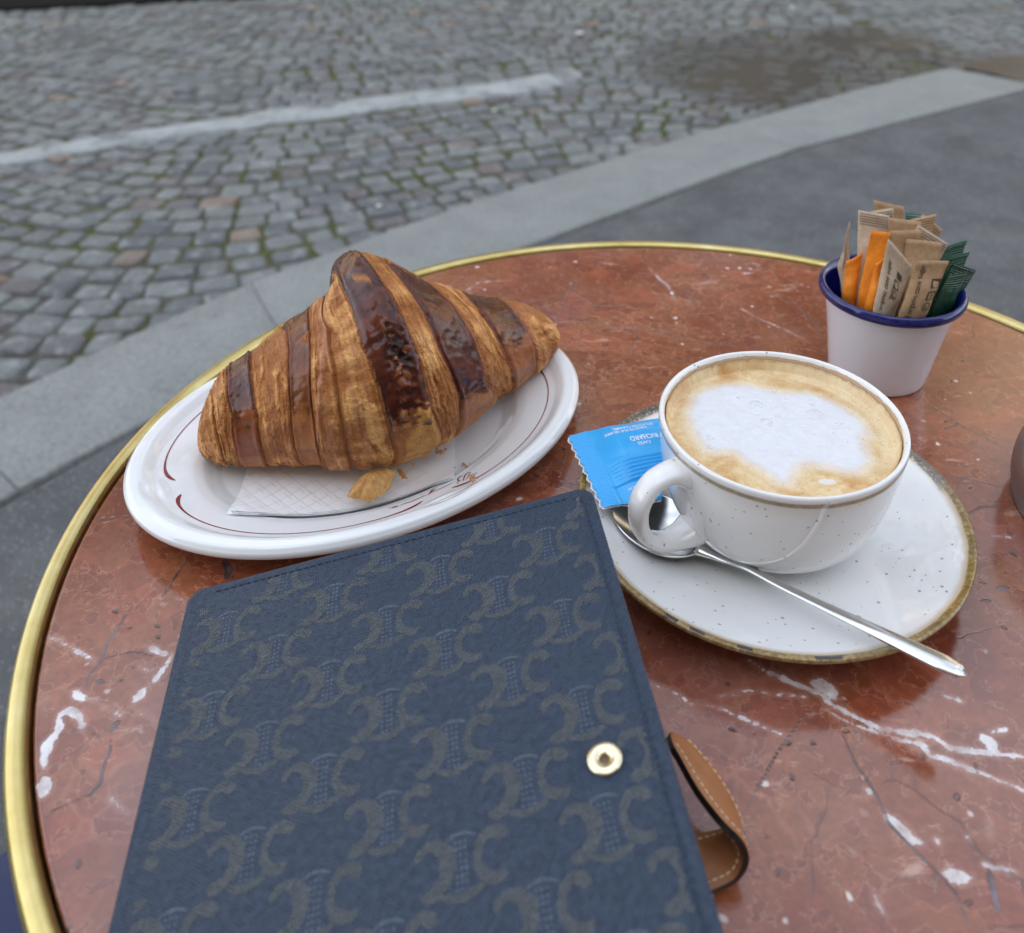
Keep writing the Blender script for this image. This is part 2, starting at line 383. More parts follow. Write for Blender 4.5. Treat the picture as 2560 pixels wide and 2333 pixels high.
# pale worn strip across the street
m = Mat('worn_pale_line', rough=.7); v = m.geo()
c = m.ramp(m.noise(14, 5, .7, v), (.3, (.20, .215, .215)), (.48, (.33, .355, .36)), (.7, (.43, .455, .455)))
c = m.mix(m.step(m.noise(7, 5, .7, v), .52, .62), c, (.17, .185, .195))
m.set(color=c, normal=m.bump(m.noise(60, 4, .7, v), .5, .004)); M_line = m.m
N = 220; xs_ = np.linspace(-5.9, .30, N); cy = np.array([strip_y(x) for x in xs_])
wid = np.interp(xs_, [-1.7, -.93, 0], [.062, .084, .098]); n1 = vnoise(np.stack([xs_ * 9, xs_ * 0 + 3, xs_ * 0], -1)); n2 = vnoise(np.stack([xs_ * 13, xs_ * 0 + 9, xs_ * 0], -1))
cap = np.sqrt(np.clip(1 - ((xs_ - .225) / .075).clip(0, 1) ** 2, 0.0, 1))
lo = cy - (wid + .034 * n1 * (n1 > -.4)) * cap; hi = cy + (wid + .014 * n2) * cap
rows = []
for t_, z_ in ((0, -.03), (0.02, 0.002), (.3, .006), (.7, .006), (.98, .002), (1, -.03)): rows.append(np.c_[xs_, lo + (hi - lo) * t_, np.full(N, STREET_Z + z_)])
ln = mesh('road_marking', np.concatenate(rows), grid_faces(6, N, flip=True), M_line); tag(ln, kind='structure')

# shallow puddle and the muddy patch by the corner
m = Mat('puddle_water', color=(.050, .050, .048), rough=.38, spec=.22); v = m.geo(); m.set(normal=m.bump(m.noise(9, 3, .5, v), .25, .01)); M_pud = m.m
def blob(poly, z, name, mat, n=120, amp=.04):
    q = spline(list(poly) + [poly[0]], n)[:-1]; ang = np.arange(len(q)); q = q + amp * np.c_[vnoise(np.c_[q * 4, ang * 0]), vnoise(np.c_[q * 4, ang * 0 + 5])]
    V = np.c_[q, np.full(len(q), z)]; me_ = mesh(name, V, [list(range(len(V)))], mat, smooth=False); tag(me_, kind='structure'); return me_
blob([(.72, 3.62), (.80, 3.95), (1.1, 4.25), (1.5, 4.5), (1.85, 4.62), (1.95, 4.35), (1.75, 4.2), (1.45, 4.12), (1.30, 3.95), (1.22, 3.75), (1.0, 3.52), (.82, 3.42)], STREET_Z - .0008, 'puddle', M_pud)
m = Mat('brown_mud', rough=.5); v = m.geo(); m.set(color=m.ramp(m.noise(12, 4, .6, v), (.3, (.050, .040, .034)), (.7, (.085, .070, .060))), normal=m.bump(m.noise(40, 4, .6, v), .4, .01)); M_mud = m.m
blob([(1.86, 3.86), (2.0, 3.99), (2.3, 4.05), (2.8, 3.9), (2.7, 3.3), (2.3, 3.35)], STREET_Z + .012, 'mud_patch', M_mud, amp=.02)
# very dark strip along the far side, seen at the top left
m = Mat('far_dark_strip', color=(.012, .0125, .012), rough=.9, spec=.05)
V, F = prism([(-8, 4.95), (-2.75, 5.16), (-1.45, 5.40), (.6, 5.80), (8, 6.6), (8, 7.6), (-8, 7.6)], -.16, STREET_Z + .016, .01)
o = mesh('road', V, F, m.m, smooth=False); tag(o, kind='structure')
V, F = prism([(-16, 7.6), (16, 7.6), (16, 12), (-16, 12)], -.16, 0.0, .015)
o = mesh('far_pavement', V, F, M_kerb, smooth=False); tag(o, kind='structure')

# tiny white scraps (blossom, cigarette ends) lying on the setts
M_scrap = Mat('paper_scrap', color=(.78, .76, .74), rough=.7).m
for k, (x, y, sz, lab) in enumerate([(-.060, 3.40, .014, 'small round white scrap on the setts below the pale line'), (-.386, 2.55, .012, 'tiny white scrap on the setts left of the kerb'), (.33, 4.52, .030, 'pale crumpled scrap lying on the far setts'), (-.20, 2.385, .011, 'tiny pale butt in the moss beside the kerb'), (1.46, 4.98, .02, 'small white dot of litter far beyond the puddle')]):
    V, F = lathe([(0, .004), (sz * .4, .0035), (sz * .5, .001), (sz * .45, -.002), (0, -.003)], 9); V = np.array(V); V[:, 0] *= 1.3; V += np.array([x, y, STREET_Z + .010]); V[:, :2] += .15 * sz * vnoise(V * 150)[:, None]
    tag(mesh('litter_scrap', V, F, M_scrap), lab, 'litter', 'white scraps on the street')

# ------------------------------------------------------------------ surroundings outside the frame (they light, shade and mirror in the glazes)
M_stone = Mat('limestone_wall', rough=.85); v = M_stone.obj(); M_stone.set(color=M_stone.ramp(M_stone.noise(.7, 5, .6, v), (.3, (.38, .32, .24)), (.7, (.52, .45, .35)))); M_stone = M_stone.m
M_dark = Mat('dark_window', color=(.03, .035, .04), rough=.08, spec=.6).m
M_roof = Mat('zinc_roof', color=(.20, .22, .25), rough=.5, metal=.3).m
def house(name, x0, x1, yf, depth, h, label, face=-1, storeys=4):
    t = thing(name, ((x0 + x1) / 2, yf, 0), label, 'building')
    y0, y1 = (yf, yf + depth) if face < 0 else (yf - depth, yf)
    mesh('wall', *box(x0, x1, y0, y1, -.16, h), M_stone, t, smooth=False)
    rv = np.array([(x0, y0, h + .003), (x1, y0, h + .003), (x1, y1, h + .003), (x0, y1, h + .003), (x0 + .6, y0 + 1.2, h + 1.8), (x1 - .6, y0 + 1.2, h + 1.8), (x1 - .6, y1 - 1.2, h + 1.8), (x0 + .6, y1 - 1.2, h + 1.8)])
    mesh('roof', rv, [[0, 1, 5, 4], [1, 2, 6, 5], [2, 3, 7, 6], [3, 0, 4, 7], [4, 5, 6, 7], [3, 2, 1, 0]], M_roof, t, smooth=False)
    nw = max(2, int((x1 - x0) / 2.4)); sh = h / storeys
    for s in range(storeys):
        for k in range(nw):
            cx = x0 + (k + .5) * (x1 - x0) / nw; z0 = s * sh + (.1 if s == 0 else .8); z1 = (s + 1) * sh - .45; ya = yf + face * .03
            mesh('window', *box(cx - .55, cx + .55, min(ya, yf + .02), max(ya, yf - .02), z0, z1), M_dark, t, smooth=False)
        if s: mesh('cornice', *box(x0 - .05, x1 + .05, yf + face * .15, yf - face * .01, s * sh - .08, s * sh + .08), M_stone, t, smooth=False)
    return t
house('town_house', -14, -3.2, 12.0, 8, 8.5, 'pale stone house across the street, left of the gap')
house('town_house', 4.4, 14.5, 11.0, 8, 9.5, 'sunlit golden stone house across the street on the right', storeys=4)
house('town_house', -3.1, 4.3, 14.0, 8, 7.2, 'low stone house set back behind the trees', storeys=3)
house('cafe_building', -16, -5.2, -7.5, 8, 17.0, 'unseen tall cafe building on the left, raised to shade the house fronts', face=1)  # out of view; extra height added to shade the left house fronts
house('cafe_building', -5.15, 16, -7.5, 8, 11.3, 'lower wing of the cafe building beside the terrace', face=1, storeys=2)
M_leaf = Mat('tree_leaf', rough=.55); M_leaf.set(color=M_leaf.ramp(M_leaf.noise(2.5, 2, .5, M_leaf.obj()), (.35, (.045, .075, .02)), (.6, (.10, .12, .03)), (.75, (.20, .17, .05)))); M_leaf = M_leaf.m
M_bark = Mat('tree_bark', rough=.9); M_bark.set(color=M_bark.ramp(M_bark.noise(14, 4, .6, M_bark.obj()), (.3, (.06, .045, .035)), (.7, (.14, .115, .09)))); M_bark = M_bark.m
def tree(x, y, h, rad, seed, label):
    t = thing('street_tree', (x, y, 0), label, 'tree', 'trees across the street'); rg = np.random.default_rng(seed); parts = []
    parts.append(tube([(x, y, -.16), (x + .05, y, h * .3), (x - .05, y, h * .55), (x, y, h * .8)], [.2, .15, .11, .05], 10)); cl_ = []
    for k in range(9):
        a = k * 2.4; e = h * rg.uniform(.5, .92); rr = rad * rg.uniform(.45, .9); tip = (x + rr * math.cos(a), y + rr * math.sin(a), e)
        parts.append(tube([(x, y, h * rg.uniform(.35, .55)), ((x + tip[0]) / 2, (y + tip[1]) / 2, (h * .5 + tip[2]) / 2 + .1), tip], [.07, .045, .015], 7)); cl_.append(tip)
    cl_.append((x, y, h * .95)); mesh('trunk', *join(parts), M_bark, t)
    n = 5200; ci = rg.integers(0, len(cl_), n); P = np.array(cl_)[ci] + rg.normal(0, 1, (n, 3)) * np.array([rad * .27, rad * .27, rad * .24])
    d1 = rg.normal(0, 1, (n, 3)); d1 /= np.linalg.norm(d1, axis=1)[:, None]; d2 = np.cross(d1, rg.normal(0, 1, (n, 3))); d2 /= np.linalg.norm(d2, axis=1)[:, None]
    s = rg.uniform(.05, .11, n)[:, None]
    V = np.stack([P - d1 * s, P + d2 * s * .6, P + d1 * s, P - d2 * s * .6], 1).reshape(-1, 3); F = np.arange(4 * n).reshape(-1, 4)
    mesh('crown', V, F, M_leaf, t, smooth=False)
tree(-4.6, 8.4, 8.2, 2.3, 1, 'leafy street tree left of the gap between the houses')
tree(-.6, 8.6, 7.4, 2.2, 2, 'leafy street tree straight across from the table')
tree(2.6, 8.2, 8.6, 2.2, 3, 'tallest leafy street tree, right of the low house')
WHITE =[(1.25,[(93.9, 271.2), (98.6, 266.1), (105.5, 262.4), (113.2, 257.4), (118.8, 254.6), (121.0, 249.9), (128.5, 244.6), (135.5, 239.9), (143.2, 238.0), (150.3, 237.2), (154.9, 236.0), (157.9, 232.2), (163.8, 230.3), (172.0, 229.0), (184.4, 227.7), (196.1, 227.7)]),(0.97,[(118.1, 248.0), (123.5, 243.3), (130.3, 239.5), (137.3, 236.9), (143.6, 234.2), (149.2, 233.0), (150.1, 228.1), (154.8, 227.4), (164.6, 222.0), (171.5, 218.4), (178.0, 214.5), (186.1, 208.3)]),(3.05,[(116.7, 260.2), (119.1, 258.7), (121.8, 257.2), (122.8, 253.1)]),(2.18,[(172.8, 236.1), (174.3, 232.8), (175.0, 229.6)]),(0.92,[(176.5, 237.7), (183.0, 238.9)]),(0.78,[(52.9, 260.6), (59.9, 257.5), (66.8, 251.9), (72.4, 251.3), (79.5, 248.4), (89.5, 241.9), (100.6, 236.9)]),(0.32,[(78.9, 254.6), (90.2, 256.9), (100.8, 255.0), (112.8, 253.7)]),(1.85,[(126.2, 206.9), (128.9, 203.3), (132.1, 197.6), (135.3, 196.7)]),(2.00,[(138.8, 186.7), (141.5, 186.0), (146.2, 185.6)]),(1.18,[(141.0, 198.4), (140.5, 196.4)]),(0.85,[(151.2, 199.4), (151.7, 197.6)]),(1.19,[(123.2, 215.6), (124.4, 214.1)]),(0.74,[(166.0, 253.4), (171.2, 250.6)]),(0.85,[(152.3, 189.3), (157.5, 188.1), (161.7, 187.3)]),(0.69,[(161.2, 204.9), (158.7, 198.2)]),(0.65,[(113.6, 180.4), (114.6, 175.3)]),(1.66,[(-176.3, 248.4), (-175.1, 251.0), (-172.0, 251.3), (-168.0, 248.3), (-165.0, 243.3)]),(1.83,[(-175.2, 247.5), (-173.8, 243.0), (-175.6, 236.9), (-174.5, 231.1), (-172.4, 227.0)]),(2.67,[(-171.1, 223.9), (-169.4, 219.3), (-169.4, 217.1)]),(0.88,[(-197.9, 287.3), (-191.7, 285.4), (-184.0, 281.2), (-171.5, 273.9)]),(1.32,[(-153.3, 281.5), (-142.7, 276.6)]),(1.30,[(-141.4, 277.4), (-143.2, 268.6), (-145.4, 264.3)]),(1.65,[(-147.4, 260.5), (-149.5, 255.2)]),(1.50,[(-175.4, 259.7), (-169.0, 256.4)]),(0.46,[(-166.2, 256.4), (-159.0, 252.2)]),(0.91,[(-156.3, 250.5), (-151.5, 248.9)]),(0.45,[(-147.2, 250.8), (-143.8, 249.7), (-138.1, 246.3)]),(0.34,[(-145.0, 216.2), (-135.1, 209.8)]),(0.47,[(-153.6, 271.3), (-146.1, 268.7)]),(0.57,[(-187.9, 254.7), (-183.8, 256.8)]),(1.13,[(98.2, 611.9), (102.1, 596.7), (108.3, 581.4), (110.2, 561.9)]),(0.64,[(63.9, 619.0), (76.5, 614.3)]),(0.84,[(-31.8, 579.2), (-23.8, 591.0), (-1.1, 593.4)]),(0.67,[(151.9, 550.3), (161.0, 536.7), (173.3, 524.1), (185.4, 507.2)]),(1.43,[(176.1, 579.7), (178.4, 579.1)]),(1.13,[(174.6, 565.8), (180.5, 567.9)]),(1.14,[(111.9, 501.9), (115.0, 501.4)]),(0.91,[(118.2, 516.2), (121.1, 515.6)]),(0.91,[(152.0, 514.9), (155.7, 514.4)]),(1.19,[(168.0, 613.2), (173.6, 614.9), (178.0, 611.7), (177.0, 605.0), (172.2, 603.9), (167.9, 608.9)]),(0.88,[(163.8, 599.3), (172.1, 600.9)]),(1.19,[(-131.3, 326.6), (-129.1, 322.2)]),(0.65,[(223.8, 338.9), (231.6, 337.5)]),]
DARK =[(1.18,[(-152.3, 246.5), (-154.2, 242.8)]),(0.63,[(-153.3, 240.4), (-151.1, 234.5), (-151.4, 228.0), (-149.9, 221.6), (-151.8, 217.3), (-157.0, 214.0), (-163.0, 211.5), (-165.2, 206.7)]),(0.25,[(-166.6, 304.5), (-168.9, 291.7), (-170.5, 283.2), (-169.5, 274.6), (-172.1, 266.4), (-171.2, 262.6)]),(0.21,[(-169.5, 274.6), (-163.9, 277.7), (-157.6, 278.6), (-149.6, 276.7)]),(0.37,[(114.4, 249.5), (108.3, 244.7), (101.5, 236.9), (95.3, 230.4), (87.2, 219.8), (81.9, 212.5), (77.0, 206.2)]),(0.27,[(120.9, 239.3), (122.2, 226.1), (125.6, 214.7), (126.8, 203.1), (131.0, 196.2), (136.1, 188.0), (140.3, 180.2), (139.8, 169.8)]),(0.53,[(214.7, 384.0), (216.7, 383.0), (230.7, 378.2), (244.3, 371.9)]),(0.67,[(218.0, 353.8), (226.2, 358.4), (233.2, 358.8), (237.3, 363.9)]),(0.24,[(231.8, 449.8), (236.8, 437.1), (243.3, 422.8), (253.6, 409.8), (260.5, 401.0)]),(0.29,[(233.2, 419.2), (243.3, 422.8)]),(0.62,[(204.4, 310.5), (207.3, 309.8)]),(1.24,[(210.6, 306.9), (216.0, 307.3)]),(0.81,[(200.5, 300.1), (205.0, 300.1)]),(0.43,[(27.3, 409.7), (26.4, 400.8), (24.1, 393.1), (22.5, 385.6), (23.5, 376.8)]),(0.38,[(46.1, 604.1), (34.5, 563.8), (29.3, 539.8)]),(0.28,[(33.2, 538.7), (65.2, 530.5), (90.5, 522.6), (114.4, 512.0), (138.2, 504.5), (159.6, 499.5)]),(0.33,[(184.7, 562.8), (191.9, 544.2), (197.3, 521.1)]),(0.28,[(116.1, 578.4), (123.5, 556.3)]),(1.00,[(153.8, 188.4), (152.1, 180.9), (150.9, 174.5)]),(1.59,[(-133.9, 329.6), (-130.1, 323.4), (-130.0, 317.9)]),(0.24,[(-150.9, 331.1), (-153.1, 320.2), (-155.8, 306.3)]),(0.94,[(-168.0, 264.8), (-164.6, 264.2)]),(0.75,[(-158.5, 264.9), (-157.2, 264.1)]),(0.36,[(165.6, 225.7), (164.7, 221.1)]),]
# ================================================================== TABLE
TC = np.array([.0838, .3527])
def seg_field(P, lines):
    D = np.full(len(P), 12.0)
    for hw, pts in lines:
        if pts[0][1] > 450: hw = hw * .55
        q = np.array(pts, float)
        if len(q) == 1: q = np.concatenate([q, q + .3])
        L = np.r_[0, np.cumsum(np.linalg.norm(np.diff(q, axis=0), axis=1))]
        for i in range(len(q) - 1):
            a, b = q[i], q[i + 1]; ab = b - a
            lo = np.minimum(a, b) - 14; hi = np.maximum(a, b) + 14
            m = ((P > lo) & (P < hi)).all(1)
            if not m.any(): continue
            p = P[m]; t = np.clip(((p - a) @ ab) / (ab @ ab), 0, 1); d = np.linalg.norm(p - (a + t[:, None] * ab), axis=1)
            s = (L[i] + t * (L[i + 1] - L[i])) / L[-1]; taper = .45 + .75 * np.sqrt(np.clip(4 * s * (1 - s), 0, 1))
            D[m] = np.minimum(D[m], d - max(hw, .55) * taper)
    return D
table = thing('bistro_table', (TC[0], TC[1], 0), 'round bistro table with red marble top and brass rim', 'table')
m = Mat('red_marble', spec=.95); v = m.obj()
v1 = m.warp(v, 18, .03, 3); v2 = m.warp(v, 60, .010, 2)
big = m.noise(14, 5, .6, v1)
c = m.ramp(big, (.28, (.160, .034, .015)), (.42, (.225, .056, .024)), (.55, (.275, .088, .038)), (.70, (.33, .125, .062)), (.8, (.24, .080, .044)))
# breccia: fragments with paler outlines
ce = m.voro(62, v2, 'DISTANCE_TO_EDGE'); cc = m.n('SeparateColor', 0, Color=m.voro(62, v2, 'F1', 'Color'))
frag = m.math('MULTIPLY', m.step(cc, .35, .55), m.step(m.noise(11, 2, .5, v), .42, .58))
c = m.mix(m.math('MULTIPLY', frag, .60), c, m.ramp(cc, (.3, (.20, .044, .022)), (1, (.40, .11, .055))))
edge = m.math('MULTIPLY', m.math('SUBTRACT', 1.0, m.step(ce, .015, .10)), m.step(m.noise(16, 3, .6, v), .45, .65))
c = m.mix(m.math('MULTIPLY', edge, .16), c, (.55, .28, .18))
lm = m.step(m.noise(6, 3, .6, m.vmap(v, loc=(7, 2, 0))), .40, .62); isl = m.noise(34, 4, .55, m.warp(v, 25, .02, 2)); c = m.mix(m.math('MULTIPLY', m.math('MULTIPLY', m.step(isl, .535, .565), lm), .60), c, (.20, .042, .020))
rim_ = m.math('MULTIPLY', m.step(isl, .515, .535), m.math('SUBTRACT', 1.0, m.step(isl, .537, .556))); c = m.mix(m.math('MULTIPLY', m.math('MULTIPLY', rim_, lm), .34), c, (.52, .27, .17))
is2 = m.noise(85, 4, .55, m.warp(v, 60, .008, 2)); c = m.mix(m.math('MULTIPLY', m.step(is2, .56, .58), .40), c, (.18, .040, .022)); c = m.mix(m.math('MULTIPLY', m.math('MULTIPLY', m.step(is2, .54, .555), m.math('SUBTRACT', 1.0, m.step(is2, .56, .58))), .30), c, (.50, .27, .18))
fine = m.noise(240, 4, .7, v1); c = m.mix(.7, c, m.ramp(fine, (.3, .62), (.7, 1.18)), 'MULTIPLY')
streak = m.noise(30, 5, .7, m.vmap(v2, (1, 3.2, 1), (0, 0, .35))); c = m.mix(m.math('MULTIPLY', m.step(streak, .60, .72), .55), c, (.66, .42, .33))
cool = m.step(m.noise(7, 3, .6, m.vmap(v, loc=(3, 1, 0))), .50, .66); c = m.mix(m.math('MULTIPLY', cool, .40), c, (.25, .12, .12))
# small pits and fossils
pv = m.voro(150, v2); pr = m.n('SeparateColor', 1, Color=m.voro(150, v2, out='Color'))
pit = m.math('MULTIPLY', m.math('SUBTRACT', 1.0, m.step(pv, .10, .28)), m.step(pr, .86, .93)); c = m.mix(pit, c, (.09, .045, .04))
pw = m.math('MULTIPLY', m.math('SUBTRACT', 1.0, m.step(pv, .12, .30)), m.math('SUBTRACT', 1.0, m.step(pr, .03, .07))); c = m.mix(pw, c, (.68, .58, .54))
# hair cracks everywhere
hc = m.voro(17, m.warp(v, 34, .022, 3), 'DISTANCE_TO_EDGE'); hk = m.math('MULTIPLY', m.math('SUBTRACT', 1.0, m.step(hc, .002, .014)), m.step(m.noise(9, 3, .6, v), .56, .68)); c = m.mix(m.math('MULTIPLY', hk, .75), c, (.10, .055, .045))
# surveyed veins
jit = m.math('ADD', m.math('MULTIPLY', m.math('SUBTRACT', m.noise(260, 4, .7, v), .46), 4.0), m.math('MULTIPLY', m.math('SUBTRACT', m.noise(90, 3, .6, v), .42), 3.0))
dw = m.math('ADD', m.attr('vein_white'), jit); wv = m.math('SUBTRACT', 1.0, m.step(dw, -.35, .35))
wc = m.ramp(m.noise(120, 4, .7, v), (.3, (.44, .40, .44)), (.5, (.74, .72, .72)), (.8, (.86, .86, .86)))
halo = m.math('MULTIPLY', m.math('SUBTRACT', 1.0, m.step(dw, .0, 2.4)), .22); c = m.mix(halo, c, (.56, .34, .29))
c = m.mix(m.math('MULTIPLY', wv, m.ramp(m.noise(60, 4, .7, m.vmap(v, loc=(2, 5, 0))), (.34, .18), (.56, .90))), c, wc)
jit2 = m.math('MULTIPLY', m.math('SUBTRACT', m.noise(420, 3, .7, v), .5), 1.1)
dd = m.math('ADD', m.math('ADD', m.attr('vein_dark'), .12), jit2); dv = m.math('SUBTRACT', 1.0, m.step(dd, -.20, .30)); c = m.mix(m.math('MULTIPLY', dv, .9), c, m.ramp(m.noise(90, 2, .5, v), (.4, (.045, .035, .035)), (.7, (.17, .13, .15))))
relief = m.math('SUBTRACT', m.math('MULTIPLY', fine, .25), m.math('ADD', m.math('MULTIPLY', dv, 1.2), m.math('ADD', pit, m.math('MULTIPLY', hk, .7))))
m.set(color=c, rough=m.math('ADD', .10, m.math('MULTIPLY', m.noise(40, 3, .6, v), .10)), normal=m.bump(relief, .22, .0008)); M_marble = m.m
nr, nt = 190, 1100
rr = .2890 * np.linspace(0, 1, nr) ** .72; th = np.linspace(0, 2 * np.pi, nt, endpoint=False)
X = TC[0] + rr[:, None] * np.cos(th); Y = TC[1] + rr[:, None] * np.sin(th)
P = np.stack([X, Y], -1).reshape(-1, 2)
V = np.c_[P, np.full(len(P), TZ)]; V[-nt:, 2] -= .0006
V = np.concatenate([V, np.c_[P[-nt:], np.full(nt, TZ - .02)]])
Pm = V[:, :2] * 1000
F = grid_faces(nr + 1, nt, closed_v=True)
o = mesh('marble_top', V, F, M_marble, table, attrs={'vein_white': seg_field(Pm, WHITE), 'vein_dark': seg_field(Pm, DARK)})
m = Mat('brass', metal=1.0); v = m.geo()
an = m.math('ARCTAN2', m.math('SUBTRACT', m.sep(v, 1), float(TC[1])), m.math('SUBTRACT', m.sep(v, 0), float(TC[0])))
cv = m.n('CombineXYZ', 0, X=m.math('MULTIPLY', an, 3.0), Y=m.math('MULTIPLY', m.sep(v, 2), 300.0), Z=0.0)
sc = m.noise(9, 5, .7, cv)
m.set(color=m.ramp(m.noise(26, 4, .65, v), (.3, (.50, .38, .13)), (.55, (.64, .52, .22)), (.8, (.74, .66, .36))), rough=m.math('ADD', .24, m.math('MULTIPLY', sc, .22)), normal=m.bump(m.noise(160, 3, .6, v), .12, .001)); M_brass = m.m
prof = smooth_prof([(.2905, -.018), (.2903, -.004), (.2907, .0006), (.2930, .0024), (.2962, .0022), (.2988, .0002), (.3000, -.0045), (.3000, -.014), (.2998, -.026), (.2985, -.0285), (.2900, -.0285), (.2870, -.027)], 4)
V, F = lathe(prof, 260, (TC[0], TC[1], TZ)); mesh('brass_rim', V, [f[::-1] for f in F], M_brass, table)
M_iron = Mat('black_iron', color=(.02, .02, .021), rough=.45).m
V, F = lathe([(0, -.0205), (.2895, -.0205), (.2895, -.028), (.12, -.034), (.05, -.05), (.032, -.09), (.024, -.30), (.024, -.55), (.034, -.64), (.06, -.69), (.20, -.718), (.215, -.729), (0, -.729)], 64, (TC[0], TC[1], TZ))
mesh('pedestal', V, [f[::-1] for f in F], M_iron, table, sharp=50)

# bistro chair whose navy seat shows below the brass rim at the lower left
chair = thing('bistro_chair', (-.19, .225, 0), 'navy seated bistro chair pushed under the table at the lower left', 'chair')
m = Mat('navy_seat', rough=.6); v = m.geo(); m.set(color=(.012, .022, .085), normal=m.bump(m.noise(300, 2, .5, v), .3, .001)); M_navy = m.m
sx, sy = -.19, .225
V, F = lathe(smooth_prof([(0, .462), (.12, .463), (.175, .458), (.196, .448), (.200, .436), (.192, .426), (.15, .424), (0, .424)], 4), 64, (sx, sy, 0)); mesh('seat', V, [f[::-1] for f in F], M_navy, chair)
for a in (40, 130, 220, 310):
    t = R(a); mesh('leg', *tube([(sx + .15 * math.cos(t), sy + .15 * math.sin(t), .424), (sx + .17 * math.cos(t), sy + .17 * math.sin(t), .2), (sx + .20 * math.cos(t), sy + .20 * math.sin(t), 0)], [.012, .011, .010], 10), M_iron, chair)
bk = spline([(sx - .17, sy - .10, .42), (sx - .20, sy - .14, .62), (sx - .16, sy - .21, .80), (sx - .06, sy - .27, .86), (sx + .04, sy - .28, .80), (sx + .09, sy - .21, .62), (sx + .08, sy - .17, .42)], 40)
bk[:, 0] -= .14; bk[:, 1] -= .02; mesh('backrest', *tube(bk, .011, 10), M_iron, chair)
# enamel-dark metal ashtray cut by the right edge
ash = thing('metal_pot', (.2935, .352, TZ), 'dull grey metal pot on the marble, cut off by the right edge', 'pot')
m = Mat('dull_steel', metal=1.0); v = m.geo(); m.set(color=m.ramp(m.noise(50, 4, .6, v), (.3, (.33, .33, .335)), (.7, (.46, .46, .46))), rough=.38, normal=m.bump(m.noise(140, 3, .6, v), .15, .001)); M_steel_d = m.m
V, F = lathe(smooth_prof([(0, .0), (.046, .0), (.0505, .003), (.0530, .012), (.0530, .024), (.0500, .034), (.0490, .037), (.0500, .0395), (.0495, .043), (.047, .0445), (.0445, .043), (.044, .036), (.046, .02), (.042, .006), (0, .004)], 4), 96, (.2935, .352, TZ)); mesh('body', V, [f[::-1] for f in F], M_steel_d, ash)
V, F = lathe(smooth_prof([(.0478, .0447), (.0492, .0468), (.0478, .0492), (.040, .0505), (.02, .0515), (0, .0517)], 4), 96, (.2935, .352, TZ)); mesh('lid', V, [f[::-1] for f in F], M_steel_d, ash)
# ================================================================== PLATE
PC = np.array([-.0779, .4134]); PA, PB, PANG = .1226, .0881, R(32.45)
m = Mat('white_porcelain', spec=.55, coat=.6, coatr=.03); v = m.geo()
m.set(color=m.mix(m.step(m.noise(30, 4, .6, v), .5, .8), (.80, .815, .82), (.78, .79, .785)), rough=.07, sss=.0, normal=m.bump(m.noise(24, 2, .5, v), .05, .004)); M_porc = m.m
NOTCH = [R(272), R(178), R(92), R(2)]
def notch_at(th): return sum(np.exp(-((np.angle(np.exp(1j * (th - n)))) / R(4.5)) ** 2) for n in NOTCH)
PZ = np.array([(0, 5.6), (.30, 5.6), (.58, 5.7), (.63, 6.3), (.665, 8.4), (.70, 11.2), (.74, 12.9), (.80, 14.4), (.86, 16.2), (.885, 17.2), (.905, 19.0), (.925, 20.6), (.945, 21.0), (.962, 20.7), (.978, 20.5), (.990, 19.6), (1.0, 17.8)])
def plate_z(rho, th=None):
    z = np.interp(rho, PZ[:, 0], PZ[:, 1])
    return z
def plate_xy(rho, th):
    x = rho * PA * np.cos(th); y = rho * PB * np.sin(th); c, s = math.cos(PANG), math.sin(PANG)
    return PC[0] + x * c - y * s, PC[1] + x * s + y * c
def plate_inv(x, y):
    c, s = math.cos(PANG), math.sin(PANG); dx, dy = x - PC[0], y - PC[1]; a = (dx * c + dy * s) / PA; b = (-dx * s + dy * c) / PB
    return np.hypot(a, b), np.arctan2(b, a)
def plate_surf(rho, th):
    """rho may be an array; the bead ring steps inwards at the four notches"""
    sh = .035 * notch_at(th) * sstep(.84, .90, rho) * (1 - sstep(.95, .985, rho))
    n1 = notch_at(th)
    z = plate_z(np.clip(rho + 0 * th, 0, 1)) + 1.2 * n1 * np.exp(-((rho - .865) / .018) ** 2) - 1.3 * n1 * np.exp(-((rho - .925) / .016) ** 2)
    return z * .001
plate = thing('oval_plate', (PC[0], PC[1], TZ), 'oval white porcelain plate with thin maroon line, under the croissant', 'plate')
rho = np.unique(np.r_[np.linspace(0, .6, 14), np.linspace(.6, .72, 26), np.linspace(.72, .85, 14), np.linspace(.85, 1, 60)]); nt = 420; th = np.linspace(0, 2 * np.pi, nt, endpoint=False)
# gently smooth the profile
zz = np.interp(np.linspace(0, 1, 600), PZ[:, 0], PZ[:, 1]); k_ = np.hanning(15); k_ /= k_.sum(); zs = np.convolve(np.pad(zz, 7, mode='edge'), k_, 'valid'); PZ = np.c_[np.linspace(0, 1, 600), zs]
Rr, Th = np.meshgrid(rho, th, indexing='ij'); X, Y = plate_xy(Rr, Th); Z = plate_surf(Rr, Th)
top = np.stack([X, Y, TZ + Z], -1)
und = []
for r_, z_ in ((1.003, .0166), (1.001, .0152), (.992, .0140), (.97, .0138), (.9, .0128), (.8, .0100), (.72, .0070), (.66, .0025), (.63, .0003), (.60, .0003), (.58, .0022), (.3, .0024), (0, .0024)):
    x, y = plate_xy(np.full(nt, r_), th); und.append(np.stack([x, y, np.full(nt, TZ + z_)], -1))
V = np.concatenate([top, np.array(und)]).reshape(-1, 3); mesh('dish', V, grid_faces(len(rho) + len(und), nt, closed_v=True), M_porc, plate)
m = Mat('maroon_print', rough=.2, coat=.5); v = m.geo()
worn = m.step(m.noise(420, 3, .7, v), .30, .38)
m.set(color=m.mix(worn, (.62, .52, .52), (.24, .022, .035))); M_mar = m.m
